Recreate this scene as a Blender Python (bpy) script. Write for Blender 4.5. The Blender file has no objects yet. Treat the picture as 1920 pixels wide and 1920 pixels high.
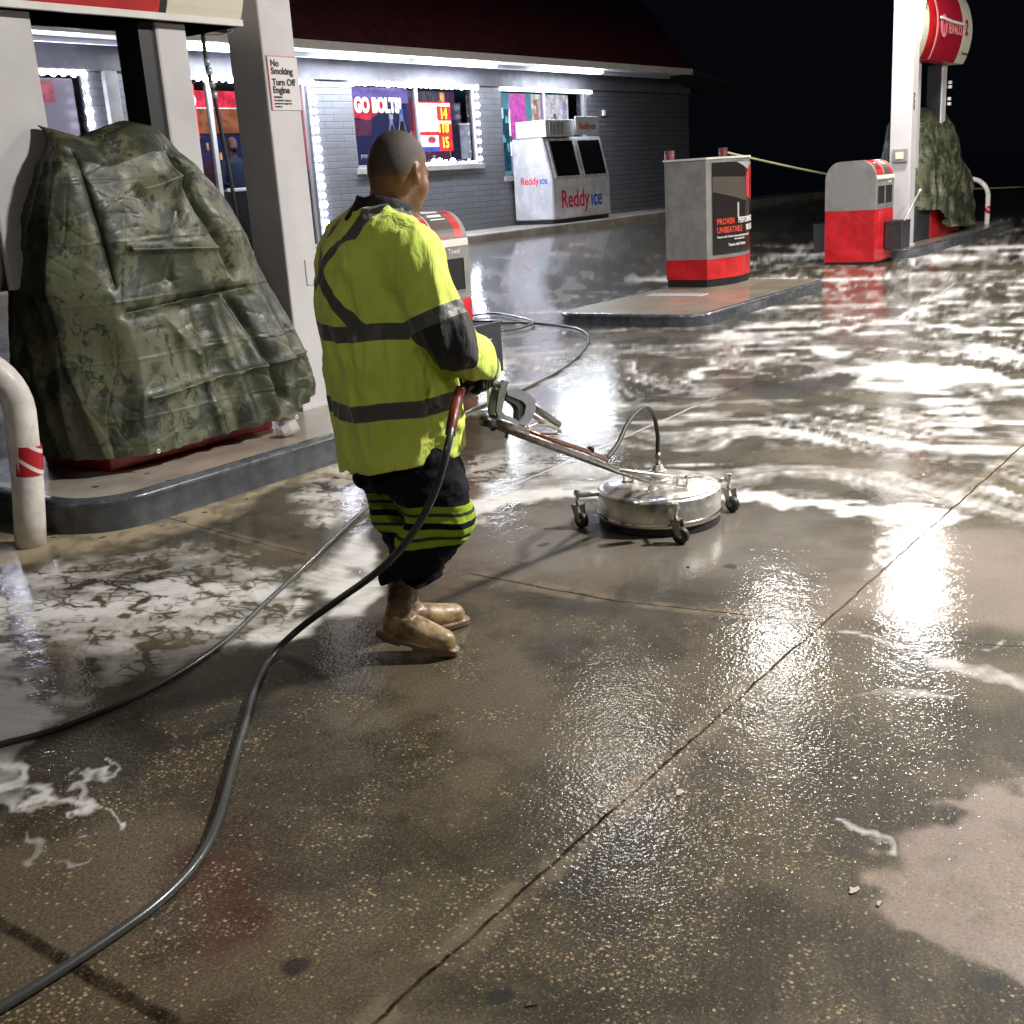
import bpy, bmesh, random
import numpy as np
from math import *
from mathutils import Vector, Matrix
random.seed(5)
SC = bpy.context.scene
COL = SC.collection
# ------------------------------------------------------------------ camera
F = 2157.0; EYE = 1.55
pitch = atan(624/2157); roll = 0.0645; head = radians(36.86)
fwd = np.array([cos(head)*cos(pitch), sin(head)*cos(pitch), -sin(pitch)])
right0 = np.array([sin(head), -cos(head), 0]); up0 = np.cross(right0, fwd)
CR = cos(roll)*right0 - sin(roll)*up0; CU = sin(roll)*right0 + cos(roll)*up0
cam_d = bpy.data.cameras.new('camera'); cam = bpy.data.objects.new('camera', cam_d); COL.objects.link(cam)
cam_d.sensor_width = 36; cam_d.lens = F/1920*36; cam_d.clip_start = 0.05; cam_d.clip_end = 600
cam.matrix_world = Matrix(((CR[0], CU[0], -fwd[0], 0), (CR[1], CU[1], -fwd[1], 0), (CR[2], CU[2], -fwd[2], EYE), (0, 0, 0, 1)))
SC.camera = cam
# ------------------------------------------------------------------ world, exposure
w = bpy.data.worlds.new('World'); SC.world = w; w.use_nodes = True
w.node_tree.nodes['Background'].inputs[0].default_value = (0.20, 0.26, 0.42, 1)
w.node_tree.nodes['Background'].inputs[1].default_value = 0.006
SC.view_settings.view_transform = 'Standard'; SC.view_settings.look = 'None'
SC.view_settings.exposure = 0.25; SC.view_settings.gamma = 1.0
SC.cycles.sample_clamp_indirect = 4; SC.cycles.max_bounces = 5; SC.cycles.diffuse_bounces = 3; SC.cycles.use_adaptive_sampling = True; SC.cycles.adaptive_threshold = .02
# canopy lamps and one added fill: (x, y, watts)
LAMPS = [(9.6, 5.9, 38, 'nearest lamp over the pump island row'), (13.5, 5.8, 110, 'second lamp over the pump island row'), (17.2, 5.1, 290, 'far lamp over the pump island row'),
         (6.6, -0.6, 830, 'nearest lamp over the open drive lane'), (12.6, -0.8, 640, 'middle lamp over the open drive lane'), (18.2, -0.8, 480, 'far lamp over the open drive lane'), (-1.2, 0.6, 45, 'dim fill added to light the back of the worker')]  # last entry is an added fill, not one of the lamp rows
CANOPY_Z = 4.9

# ------------------------------------------------------------------ pixel rays -> world points (measuring tool)
def ray(x, y): return fwd*F + CR*(x-960) + CU*(960-y)
def gz(X, Y):
    t = np.clip((np.asarray(Y, float)-7.6)/5.2, 0, 1)
    return 0.5*t*t*(3-2*t)
def G(x, y, z=0.0):
    d = ray(x, y); zz = z
    for _ in range(14):
        t = (zz-EYE)/d[2]; p = (d[0]*t, d[1]*t)
        zz = 0.5*zz + 0.5*(z+float(gz(p[0], p[1])))
    return np.array([p[0], p[1], zz])
def onX(x, y, X): d = ray(x, y); t = X/d[0]; return np.array([X, d[1]*t, EYE+d[2]*t])
def onY(x, y, Y): d = ray(x, y); t = Y/d[1]; return np.array([d[0]*t, Y, EYE+d[2]*t])
def onV(x, y, A, B):                       # on the vertical plane through A and B
    d = ray(x, y); n = np.array([B[1]-A[1], -(B[0]-A[0]), 0]); t = (n @ np.array([A[0], A[1], 0]))/(n @ d)
    return d*t + np.array([0, 0, EYE])

# ------------------------------------------------------------------ object helpers
def tag(o, label=None, cat=None, group=None, kind=None):
    if label: o['label'] = label
    if cat: o['category'] = cat
    if group: o['group'] = group
    if kind: o['kind'] = kind
    return o
def thing(name, label, cat, loc=(0, 0, 0), rz=0, group=None):
    o = bpy.data.objects.new(name, None); COL.objects.link(o); o.empty_display_size = .1
    o.location = loc; o.rotation_euler = (0, 0, rz)
    return tag(o, label, cat, group)
def link(name, me, m=None, parent=None, smooth=False):
    o = bpy.data.objects.new(name, me); COL.objects.link(o)
    if m is not None and len(me.materials) == 0: me.materials.append(m)
    if smooth: me.polygons.foreach_set('use_smooth', [True]*len(me.polygons))
    if parent: o.parent = parent
    return o
def from_bm(name, bm, m, parent=None, smooth=False):
    bmesh.ops.recalc_face_normals(bm, faces=bm.faces)
    me = bpy.data.meshes.new(name); bm.to_mesh(me); bm.free()
    return link(name, me, m, parent, smooth)
def from_np(name, v, f, m=None, parent=None, smooth=True):
    v = np.ascontiguousarray(v, np.float32); f = np.ascontiguousarray(f, np.int32)
    me = bpy.data.meshes.new(name); me.vertices.add(len(v)); me.vertices.foreach_set('co', v.ravel())
    k = f.shape[1]
    me.loops.add(f.size); me.loops.foreach_set('vertex_index', f.ravel())
    me.polygons.add(len(f)); me.polygons.foreach_set('loop_start', np.arange(0, f.size, k, dtype=np.int32))
    me.update(calc_edges=True); me.validate()
    return link(name, me, m, parent, smooth)
def attr(o, name, val):
    a = o.data.attributes.new(name, 'FLOAT', 'POINT'); a.data.foreach_set('value', np.ascontiguousarray(val, np.float32))
def bbox(bm, x0, x1, y0, y1, z0, z1, bev=0, seg=2, M=None):
    r = bmesh.ops.create_cube(bm, size=1)['verts']
    for v in r: v.co = Vector(((x0+x1)/2+v.co.x*(x1-x0), (y0+y1)/2+v.co.y*(y1-y0), (z0+z1)/2+v.co.z*(z1-z0)))
    if bev:
        es = list({e for v in r for e in v.link_edges})
        r = [v for v in bmesh.ops.bevel(bm, geom=es, offset=bev, segments=seg, profile=.5, affect='EDGES')['verts']] if es else r
        r = list({v for v in r if v.is_valid})
    if M is not None:
        allv = r
        bmesh.ops.transform(bm, matrix=M, verts=allv)
    return r
def box(name, x0, x1, y0, y1, z0, z1, m, parent=None, bev=0, smooth=False):
    bm = bmesh.new(); bbox(bm, x0, x1, y0, y1, z0, z1, bev); return from_bm(name, bm, m, parent, smooth)
def catmull(pts, n=12, closed=False):
    P_ = [np.array(p, float) for p in pts]; out = []
    m = len(P_)
    for i in range(m if closed else m-1):
        g = lambda k: P_[k % m] if closed else P_[min(max(k, 0), m-1)]
        a, b, c, d = g(i-1), g(i), g(i+1), g(i+2)
        for j in range(n):
            t = j/n
            out.append(.5*((2*b)+(-a+c)*t+(2*a-5*b+4*c-d)*t*t+(-a+3*b-3*c+d)*t**3))
    if not closed: out.append(P_[-1])
    return out
def tube(name, pts, r, m, parent=None, seg=10, closed=False, caps=True, smooth=True, bm=None, sx=1, sy=1, up=(0, 0, 1)):
    pts = [np.array(p, float) for p in pts]; n = len(pts)
    rr = r if hasattr(r, '__len__') else [r]*n
    own = bm is None
    if own: bm = bmesh.new()
    rings = []; N = None
    for i, p in enumerate(pts):
        a = pts[(i-1) % n] if (closed or i > 0) else p; b = pts[(i+1) % n] if (closed or i < n-1) else p
        T = b-a; T /= (np.linalg.norm(T)+1e-9)
        if N is None:
            u = np.array(up, float)
            if abs(T @ u) > .95: u = np.array([1., 0, 0])
            N = u-T*(u@T)
        else: N = N-T*(N@T)
        N /= np.linalg.norm(N); B = np.cross(T, N)
        rings.append([bm.verts.new(p+rr[i]*(cos(2*pi*k/seg)*N*sx+sin(2*pi*k/seg)*B*sy)) for k in range(seg)])
    for i in range(n if closed else n-1):
        A, B_ = rings[i], rings[(i+1) % n]
        for k in range(seg): bm.faces.new((A[k], A[(k+1) % seg], B_[(k+1) % seg], B_[k]))
    if caps and not closed:
        bm.faces.new(rings[0][::-1]); bm.faces.new(rings[-1])
    if own: return from_bm(name, bm, m, parent, smooth)
def lathe(name, prof, m, parent=None, seg=64, loc=(0, 0, 0), smooth=False):
    bm = bmesh.new(); rings = []
    for (r, z) in prof:
        rings.append([bm.verts.new((loc[0]+r*cos(2*pi*k/seg), loc[1]+r*sin(2*pi*k/seg), loc[2]+z)) for k in range(seg)] if r > 1e-6 else [bm.verts.new((loc[0], loc[1], loc[2]+z))])
    for A, B in zip(rings, rings[1:]):
        for k in range(seg):
            if len(A) == 1: bm.faces.new((A[0], B[k], B[(k+1) % seg]))
            elif len(B) == 1: bm.faces.new((A[k], A[(k+1) % seg], B[0]))
            else: bm.faces.new((A[k], A[(k+1) % seg], B[(k+1) % seg], B[k]))
    o = from_bm(name, bm, m, parent, smooth); return o
def prism(name, poly, O, U, V, th, m, parent=None, bev=0):
    """polygon given in (u,v) metres on plane O+uU+vV, thickness th along -UxV"""
    O, U, V = map(lambda a: np.array(a, float), (O, U, V)); Nn = np.cross(U, V); Nn /= np.linalg.norm(Nn)
    bm = bmesh.new()
    a = [bm.verts.new(O+U*u+V*v) for u, v in poly]; b = [bm.verts.new(O+U*u+V*v-Nn*th) for u, v in poly]
    bm.faces.new(a); bm.faces.new(b[::-1]); k = len(a)
    for i in range(k): bm.faces.new((a[i], a[(i+1) % k], b[(i+1) % k], b[i]))
    if bev: bmesh.ops.bevel(bm, geom=bm.edges[:], offset=bev, segments=2, affect='EDGES')
    return from_bm(name, bm, m, parent)
def text(name, s, size, m, O, U, V, parent=None, extr=.002, bold=0.0, sx=1.0, align='LEFT', shear=0.0):
    cu = bpy.data.curves.new(name, 'FONT'); cu.body = s; cu.size = size; cu.extrude = extr; cu.offset = bold; cu.align_x = align
    cu.shear = shear; cu.resolution_u = 4
    t = bpy.data.objects.new('tmp', cu); COL.objects.link(t)
    dg = bpy.context.evaluated_depsgraph_get(); dg.update()
    me = bpy.data.meshes.new_from_object(t.evaluated_get(dg)); bpy.data.objects.remove(t)
    U, V = Vector(U), Vector(V); Nn = U.cross(V)
    M = Matrix.Translation(Vector(O)) @ Matrix((U.to_tuple(), V.to_tuple(), Nn.to_tuple())).transposed().to_4x4() @ Matrix.Diagonal((sx, 1, 1, 1))
    me.transform(M); me.name = name; me.materials.clear()
    return link(name, me, m, parent)

# ------------------------------------------------------------------ material helper
class NB:
    def __init__(s, name):
        s.m = bpy.data.materials.new(name); s.m.use_nodes = True; s.t = s.m.node_tree
        s.b = s.t.nodes['Principled BSDF']; s.out = s.t.nodes['Material Output']
    def node(s, ty, **kw):
        n = s.t.nodes.new(ty)
        for k, v in kw.items(): setattr(n, k, v)
        return n
    def put(s, sock, v):
        if isinstance(v, bpy.types.NodeSocket): s.t.links.new(v, sock)
        elif isinstance(v, (tuple, list)):
            sock.default_value = tuple(v)+((1,) if len(v) == 3 and len(sock.default_value) == 4 else ())
        else: sock.default_value = v
    def math(s, op, a, b=0.0, c=None, clamp=False):
        n = s.node('ShaderNodeMath', operation=op, use_clamp=clamp); s.put(n.inputs[0], a); s.put(n.inputs[1], b)
        if c is not None: s.put(n.inputs[2], c)
        return n.outputs[0]
    def mix(s, f, a, b, blend='MIX'):
        n = s.node('ShaderNodeMix', data_type='RGBA', blend_type=blend); s.put(n.inputs[0], f); s.put(n.inputs[6], a); s.put(n.inputs[7], b); return n.outputs[2]
    def step(s, v, lo, hi, a=0.0, b=1.0):
        n = s.node('ShaderNodeMapRange', interpolation_type='SMOOTHSTEP'); s.put(n.inputs[0], v); s.put(n.inputs[1], lo); s.put(n.inputs[2], hi); s.put(n.inputs[3], a); s.put(n.inputs[4], b); return n.outputs[0]
    def obj(s, geo=False):
        if geo: return s.node('ShaderNodeNewGeometry').outputs['Position']
        return s.node('ShaderNodeTexCoord').outputs['Object']
    def mapv(s, v, sc=(1, 1, 1), rot=(0, 0, 0), loc=(0, 0, 0)):
        n = s.node('ShaderNodeMapping'); s.put(n.inputs[0], v); n.inputs[1].default_value = loc; n.inputs[2].default_value = rot; n.inputs[3].default_value = sc; return n.outputs[0]
    def noise(s, v, scale=5, detail=3, rough=.5, dist=0, out=0):
        n = s.node('ShaderNodeTexNoise'); s.put(n.inputs['Vector'], v); n.inputs['Scale'].default_value = scale; n.inputs['Detail'].default_value = detail; n.inputs['Roughness'].default_value = rough; n.inputs['Distortion'].default_value = dist
        return n.outputs[out]
    def voro(s, v, scale=5, feature='F1', out='Distance', rnd=1):
        n = s.node('ShaderNodeTexVoronoi', feature=feature); s.put(n.inputs['Vector'], v); n.inputs['Scale'].default_value = scale; n.inputs['Randomness'].default_value = rnd
        return n.outputs[out]
    def attr(s, name): return s.node('ShaderNodeAttribute', attribute_name=name).outputs['Fac']
    def xyz(s, v):
        n = s.node('ShaderNodeSeparateXYZ'); s.put(n.inputs[0], v); return n.outputs
    def bump(s, h, strength=.3, dist=.01, normal=None):
        n = s.node('ShaderNodeBump'); n.inputs['Strength'].default_value = strength; n.inputs['Distance'].default_value = dist; s.put(n.inputs['Height'], h)
        if normal is not None: s.put(n.inputs['Normal'], normal)
        return n.outputs[0]
    def set(s, **kw):
        for k, v in kw.items(): s.put(s.b.inputs[k.replace('_', ' ')], v)
        return s.m
def simple(name, col, rough=.5, metal=0, var=.0, vs=6, bump=0, bs=40, coat=0, bd=.002):
    n = NB(name); o = n.obj()
    c = col
    if var:
        f = n.noise(o, vs, 5, .65)
        c = n.mix(n.step(f, .35, .7), tuple(x*(1-var) for x in col), tuple(min(1, x*(1+var*.5)) for x in col))
    n.set(Base_Color=c, Roughness=rough if not var else n.step(n.noise(o, vs*2.3, 3), .3, .7, max(.04, rough-.08), min(1, rough+.12)), Metallic=metal)
    if coat: n.set(Coat_Weight=coat, Coat_Roughness=.08)
    if bump: n.set(Normal=n.bump(n.noise(o, bs, 4, .6), bump, bd))
    return n.m
def emit(name, col, s, tex=0):
    n = NB(name); n.set(Base_Color=(0, 0, 0), Roughness=.4, Emission_Color=col, Emission_Strength=s); return n.m
def glow(name, col, base, e):                # printed film lit from the shop behind it
    n = NB(name); n.set(Base_Color=base, Roughness=.25, Emission_Color=col, Emission_Strength=e); return n.m

M = {}
M['white_paint'] = simple('white_paint', (.62, .60, .60), .42, var=.10, vs=3, bump=.08, bs=60)
M['col_paint'] = simple('column_paint', (.55, .53, .54), .38, var=.08, vs=2.2, bump=.06, bs=50)
M['post_paint'] = simple('post_paint', (.68, .64, .60), .45, var=.22, vs=9, bump=.25, bs=45)
M['red'] = simple('red_panel', (.60, .012, .018), .38, var=.30, vs=3.5, coat=.25)
M['red_cloth'] = simple('red_dim', (.35, .01, .02), .5)
M['maroon'] = simple('maroon_metal', (.060, .005, .012), .6, var=.2, vs=3)
M['grey_panel'] = simple('grey_panel', (.26, .255, .245), .45, var=.22, vs=4)
M['light_trim'] = simple('light_trim', (.72, .70, .66), .4, var=.08)
M['black_plastic'] = simple('black_plastic', (.014, .014, .016), .4)
M['bin'] = simple('bin_plastic', (.035, .037, .042), .42, var=.2, vs=12)
M['dark'] = simple('dark_void', (.006, .006, .007), .7)
M['rubber'] = simple('rubber', (.022, .022, .022), .5, bump=.2, bs=120)
M['kerb'] = simple('kerb_paint', (.075, .085, .10), .28, var=.35, vs=9, bump=.35, bs=35, coat=.4)
M['steel'] = simple('steel', (.74, .72, .68), .34, .92, var=.10, vs=9)
M['steel_dark'] = simple('steel_worn', (.30, .28, .26), .35, 1, var=.35, vs=20, bump=.2, bs=80)
M['chrome'] = simple('chrome', (.75, .74, .72), .1, 1)
M['hose'] = simple('hose_rubber', (.05, .053, .052), .28, bump=.3, bs=300, bd=.001, coat=.35)
M['hose_red'] = simple('hose_sleeve', (.16, .018, .012), .4, var=.3, vs=40)
M['cream'] = simple('cream_panel', (.72, .69, .56), .35)
M['ink'] = simple('ink', (.02, .02, .02), .5)
M['ink_red'] = simple('ink_red', (.45, .02, .05), .5)
M['ink_pink'] = simple('ink_pink', (.75, .25, .27), .5)
M['ink_blue'] = simple('ink_blue', (.01, .05, .25), .5)
M['ink_white'] = simple('ink_white', (.75, .75, .75), .5)
M['ink_orange'] = simple('ink_orange', (.75, .06, .03), .5)
M['led'] = emit('led_bead', (.80, .82, 1.0), 40)
M['tube'] = emit('soffit_lamp', (.86, .92, 1.0), 30)
M['canopy_lens'] = emit('canopy_lens', (1.0, .97, .92), 5)
M['glass'] = simple('glass', (.9, .9, .9), .03); M['glass'].node_tree.nodes['Principled BSDF'].inputs['Transmission Weight'].default_value = 1; M['glass'].node_tree.nodes['Principled BSDF'].inputs['IOR'].default_value = 1.05
M['alu'] = simple('aluminium', (.5, .5, .52), .35, .6)
M['steel_light'] = M['steel']
# ------------------------------------------------------------------ numpy noise
_rs = np.random.RandomState(11); _perm = _rs.permutation(4096).astype(np.int64); _grad = _rs.uniform(-1, 1, (4096, 3)).astype(np.float32)
_grad /= np.linalg.norm(_grad, axis=1)[:, None]
def pn(x, y, z=0.0):
    x, y, z = np.broadcast_arrays(np.asarray(x, np.float32), np.asarray(y, np.float32), np.asarray(z, np.float32))
    xi, yi, zi = np.floor(x).astype(np.int64), np.floor(y).astype(np.int64), np.floor(z).astype(np.int64)
    xf, yf, zf = x-xi, y-yi, z-zi
    s = lambda t: t*t*t*(t*(t*6-15)+10)
    u, v, w_ = s(xf), s(yf), s(zf); tot = 0
    for dx in (0, 1):
        for dy in (0, 1):
            for dz in (0, 1):
                h = _perm[(_perm[(_perm[(xi+dx) & 4095]+yi+dy) & 4095]+zi+dz) & 4095]; g = _grad[h]
                d = g[..., 0]*(xf-dx)+g[..., 1]*(yf-dy)+g[..., 2]*(zf-dz)
                tot = tot+d*(u if dx else 1-u)*(v if dy else 1-v)*(w_ if dz else 1-w_)
    return tot*1.6
def fbm(x, y, z=0.0, o=4, r=.5):
    a, f, t = 1., 1., 0.
    for i in range(o): t = t+a*pn(np.asarray(x)*f+i*17.3, np.asarray(y)*f+i*7.1, np.asarray(z)*f); a *= r; f *= 2.03
    return t
def ss(x, a, b): t = np.clip((x-a)/(b-a), 0, 1); return t*t*(3-2*t)

# ------------------------------------------------------------------ forecourt
rows = []; inv = np.linspace(1/0.75, 1/26.0, 760)
rr_ = np.concatenate([[0.02, .35], 1/inv, [28, 30, 33, 37, 42, 50, 65, 90, 130, 190]])
an = np.concatenate([np.linspace(head+pi, head+radians(36), 40, endpoint=False), np.linspace(head+radians(36), head-radians(36), 900, endpoint=False), np.linspace(head-radians(36), head-pi, 41)])
RR, AA = np.meshgrid(rr_, an, indexing='ij')
GX, GY = (RR*np.cos(AA)).ravel(), (RR*np.sin(AA)).ravel()
nr, na = RR.shape
idx = np.arange(nr*na).reshape(nr, na)
fa = np.stack([idx[:-1, :-1], idx[1:, :-1], idx[1:, 1:], idx[:-1, 1:]], -1).reshape(-1, 4)
dist = RR.ravel()
MX, MY = 2.816, 2.56
w1 = fbm(GX*1.7, GY*1.7, 3, 4)*.22; w2_ = fbm(GX*1.7, GY*1.7, 9, 4)*.22
WX, WY = GX+w1, GY+w2_
wf1 = fbm(GX*7, GY*7, 1, 3)*.05; wf2 = fbm(GX*7, GY*7, 5, 3)*.05
def seg_dist(px, py, a, b):
    ax, ay = a[:2]; bx, by = b[:2]; dx, dy = bx-ax, by-ay
    t = np.clip(((px-ax)*dx+(py-ay)*dy)/(dx*dx+dy*dy+1e-9), 0, 1)
    return np.hypot(px-ax-t*dx, py-ay-t*dy), t
def stroke(pts, wid, soft=.5, warp=.5):
    """pixel points, widths in metres; returns 0..1 mask"""
    P_ = [G(*p) for p in pts]; x, y = GX+wf1*warp*2+w1*warp*.3, GY+wf2*warp*2+w2_*warp*.3
    out = np.zeros(len(GX), np.float32); W_ = wid if hasattr(wid, '__len__') else [wid]*len(P_)
    for i in range(len(P_)-1):
        d, t = seg_dist(x, y, P_[i], P_[i+1]); ww = W_[i]+(W_[i+1]-W_[i])*t
        out = np.maximum(out, 1-ss(d, ww*(1-soft), ww*(1+soft)))
    return out
def poly(pts, soft=.06, warp=1.0):
    P_ = [G(*p)[:2] for p in pts]; x, y = GX+w1*warp*.6+wf1*warp, GY+w2_*warp*.6+wf2*warp
    ins = np.zeros(len(GX), bool); dm = np.full(len(GX), 9., np.float32)
    for i in range(len(P_)):
        a, b = P_[i], P_[(i+1) % len(P_)]
        d, _ = seg_dist(x, y, a, b); dm = np.minimum(dm, d)
        c = ((a[1] > y) != (b[1] > y)) & (x < (b[0]-a[0])*(y-a[1])/((b[1]-a[1])+1e-9)+a[0]); ins ^= c
    return ss(np.where(ins, dm, -dm), -soft, soft)
# swept arcs: streaks run round the spot the worker turns on
rad = np.hypot(GX-MX, GY-MY); ang = np.arctan2(GY-MY, GX-MX)
CX_, CY_ = 1.0, 2.9
rad2 = np.hypot(GX-CX_, GY-CY_); ang2 = np.arctan2(GY-CY_, GX-CX_); rw = rad2+fbm(GX*.42, GY*.42, 2, 2)*.85+fbm(GX*1.3, GY*1.3, 6, 2)*.15; uu = ang2*np.minimum(rad2, 9.)
sw = G(1480, 718); rw = rw+.85*np.exp(-(np.hypot(GX-sw[0], GY-sw[1])/1.1)**2); sw = G(1780, 650); rw = rw-.6*np.exp(-(np.hypot(GX-sw[0], GY-sw[1])/1.6)**2)
def sfun(v, u, fv, fu, z, k, r=.6):
    a, t = 1., 0.
    for i in range(k): t = t+a*pn(v*fv*(2.0**i)+i*9.1, u*fu*(1.3**i)+i*3.3, z); a *= r
    return t
streak = sfun(rw, uu, 2.6, .28, 7, 5, .65)
streak2 = sfun(rw, uu, 13., .8, 2, 3)
far_s = sfun(rw, uu, 1.3, .16, 4, 5)
big = fbm(GX*.35, GY*.35, 8, 3)
foam = np.zeros(len(GX), np.float32)
right_zone = poly([(890, 925), (1010, 880), (1000, 760), (940, 740), (1000, 640), (1100, 640), (1290, 640), (1540, 560), (1920, 480), (2600, 480), (2700, 1300), (1920, 985), (1760, 960), (1380, 925), (1100, 920)], .15, .6)
cleaned_arc = ss(rad, 2.35, 2.6)
thin_z = poly([(1150, 850), (1400, 835), (1900, 850), (2700, 900), (2700, 1300), (1920, 1000), (1760, 965), (1380, 925)], .2, .6)
foam = np.maximum(foam, right_zone*(1-.38*thin_z)*np.clip(.17+.27*ss(streak, -.4, .3)+.44*ss(streak+.8*big, .10, .80)+streak2*.40, 0, 1)*np.where(dist < 12, 1, .95))
mid_zone = poly([(900, 440), (1250, 400), (1920, 380), (2600, 380), (2600, 560), (1920, 600), (1540, 600), (1100, 660), (940, 640)], .5, 1.5)
foam = np.maximum(foam, mid_zone*np.clip(.16+.30*ss(far_s, -.3, .3)+.34*ss(far_s+.5*big, .1, .8)+.34*streak2, 0, 1)*ss(GX, 6, 13))
foam = np.maximum(foam, poly([(890, 640), (1100, 650), (1290, 650), (1000, 740), (900, 800)], .2)*np.clip(.45+streak*.6, 0, 1))
foam *= 1-.75*ss(GY, 7.6, 9.6)
# bright ridges of foam, one stroke painting wet glints
for pts, wd, a in [([(872, 975), (905, 945), (960, 932), (1040, 925), (1120, 925)], [.07, .13, .12, .10, .09], 1),
                   ([(1375, 928), (1480, 938), (1560, 950), (1660, 962), (1755, 968)], [.08, .10, .10, .10, .13], 1.0),
                   ([(1755, 968), (1735, 990), (1690, 1020), (1640, 1060)], [.12, .10, .08, .03], .8),  # glints along the turning wet edge, painted as foam
                   ([(1100, 640), (960, 700), (900, 730)], [.05, .05, .05], .5),
                   ([(1540, 655), (1640, 690), (1740, 730), (1790, 770), (1800, 800)], [.12, .2, .22, .2, .1], .8),
                   ([(1400, 690), (1480, 665), (1600, 665)], [.1, .1, .1], .8),
                   ([(1400, 640), (1330, 690), (1280, 715)], [.12, .12, .08], .75),
                   ([(1000, 690), (1100, 700), (1250, 715), (1400, 700)], [.05, .07, .07, .06], .65),
                   ([(1380, 780), (1500, 800), (1650, 815), (1850, 812)], [.05, .07, .09, .08], .6),
                   ([(1100, 880), (1300, 870), (1500, 885), (1700, 905), (1920, 925)], [.03, .05, .05, .05, .05], .45),
                   ([(1560, 545), (1700, 500), (1850, 470)], [.25, .2, .2], .6),
                   ([(1680, 600), (1760, 560), (1860, 530)], [.1, .2, .1], .8),
                   ([(1050, 625), (960, 600), (900, 600)], [.12, .06, .05], .6),
                   ([(940, 470), (1010, 478), (1100, 470)], [.05, .05, .05], .4)]:
    s_ = stroke(pts, wd, .6, .8); foam = np.maximum(foam, s_*np.clip(a*(1 if a > .9 else .85)+.9*streak2*(1 if a < .9 else .25), 0, 1))
# a bare turned patch in the foam, then darker washed lines
bare = stroke([(1390, 715), (1450, 735), (1540, 720), (1590, 705)], [.12, .25, .22, .08], .6)
foam *= 1-bare*.95
for pts, wd, a in [([(1360, 760), (1480, 765), (1640, 740), (1800, 745)], [.05, .12, .1, .05], .7), ([(1000, 860), (1150, 855), (1400, 860), (1700, 880)], [.05, .07, .07, .05], .75), ([(1500, 640), (1640, 640), (1760, 650)], [.1, .3, .2], .6),
                   ([(900, 790), (960, 830), (1040, 850)], [.15, .15, .1], .5), ([(1000, 640), (1200, 640), (1330, 640)], [.1, .08, .06], .5)]:
    foam *= 1-stroke(pts, wd, .7)*a
# left of the worker
white_l = poly([(705, 985), (640, 1020), (560, 1085), (470, 1165), (415, 1205), (470, 1222), (560, 1200), (590, 1165), (680, 1150), (712, 1100)], .05, .6)
foam = np.maximum(foam, white_l*np.clip(.98+.35*fbm(GX*3, GY*3, 4, 3), 0, 1))
foam *= 1-poly([(640, 1065), (680, 1060), (690, 1085), (650, 1095)], .04)*.5
foam *= 1-poly([(540, 1100), (600, 1130), (590, 1160), (500, 1170)], .05)*.75
crk = poly([(-300, 1120), (0, 1075), (120, 1045), (330, 1015), (450, 1035), (560, 1075), (520, 1140), (430, 1200), (330, 1260), (200, 1310), (90, 1330), (0, 1260), (-300, 1260)], .12, 1.2)
crack_w = crk.copy()
foam = np.maximum(foam, crk*np.clip(.68+.42*sfun(GX*.85+GY*.55+w1*.8, GX*.55-GY*.85, 3.2, .8, 4, 4)+.15*big, 0, .95))
foam *= 1-poly([(30, 1180), (120, 1200), (250, 1300), (230, 1330), (100, 1280)], .06)*.6
c2 = poly([(545, 895), (640, 862), (700, 850), (700, 955), (650, 990), (600, 985), (560, 930)], .08)
crack_w = np.maximum(crack_w, c2); foam = np.maximum(foam, c2*np.clip(.68+.3*fbm(GX*3, GY*3, 2, 4), 0, .9))
c3 = poly([(880, 860), (1000, 830), (1080, 870), (1000, 905), (890, 930)], .1); crack_w = np.maximum(crack_w, c3)
foam = np.maximum(foam, c3*.62)
foam = np.maximum(foam, poly([(-250, 1250), (0, 1258), (60, 1268), (95, 1300), (82, 1330), (60, 1372), (0, 1405), (-250, 1450)], .04)*.95)
for pts, wd, a in [([(-20, 1420), (60, 1445), (120, 1470), (165, 1510), (190, 1545)], [.07, .035, .03, .02, .008], .85), ([(-20, 1470), (40, 1490), (110, 1500), (170, 1530)], [.09, .05, .03, .01], .6),
                   ([(172, 1510), (185, 1460), (215, 1425)], [.012, .015, .01], .7), ([(60, 1580), (110, 1600), (150, 1590)], [.02, .02, .01], .5), ([(352, 1390), (400, 1385)], [.008, .006], .5), ([(555, 1285), (585, 1272)], [.006, .006], .5)]:
    foam = np.maximum(foam, stroke(pts, wd, .8, 1.2)*a)
# right foreground: thin dried suds
for pts, wd, a in [([(1620, 1300), (1700, 1290), (1790, 1300)], [.02, .045, .02], .50), ([(1560, 1535), (1620, 1560), (1660, 1590)], [.01, .02, .01], .8), ([(1240, 1760), (1350, 1790), (1400, 1790)], [.004, .004, .003], .3),
                   ([(1590, 1185), (1700, 1225), (1800, 1255), (1920, 1285), (2100, 1330)], [.015, .025, .035, .04, .045], .6), ([(1700, 1204), (1920, 1214)], [.01, .012], .45), ([(1640, 1820), (1720, 1880), (1760, 1920)], [.004, .006, .006], .4)]:
    foam = np.maximum(foam, stroke(pts, wd, .8)*a)
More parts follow.
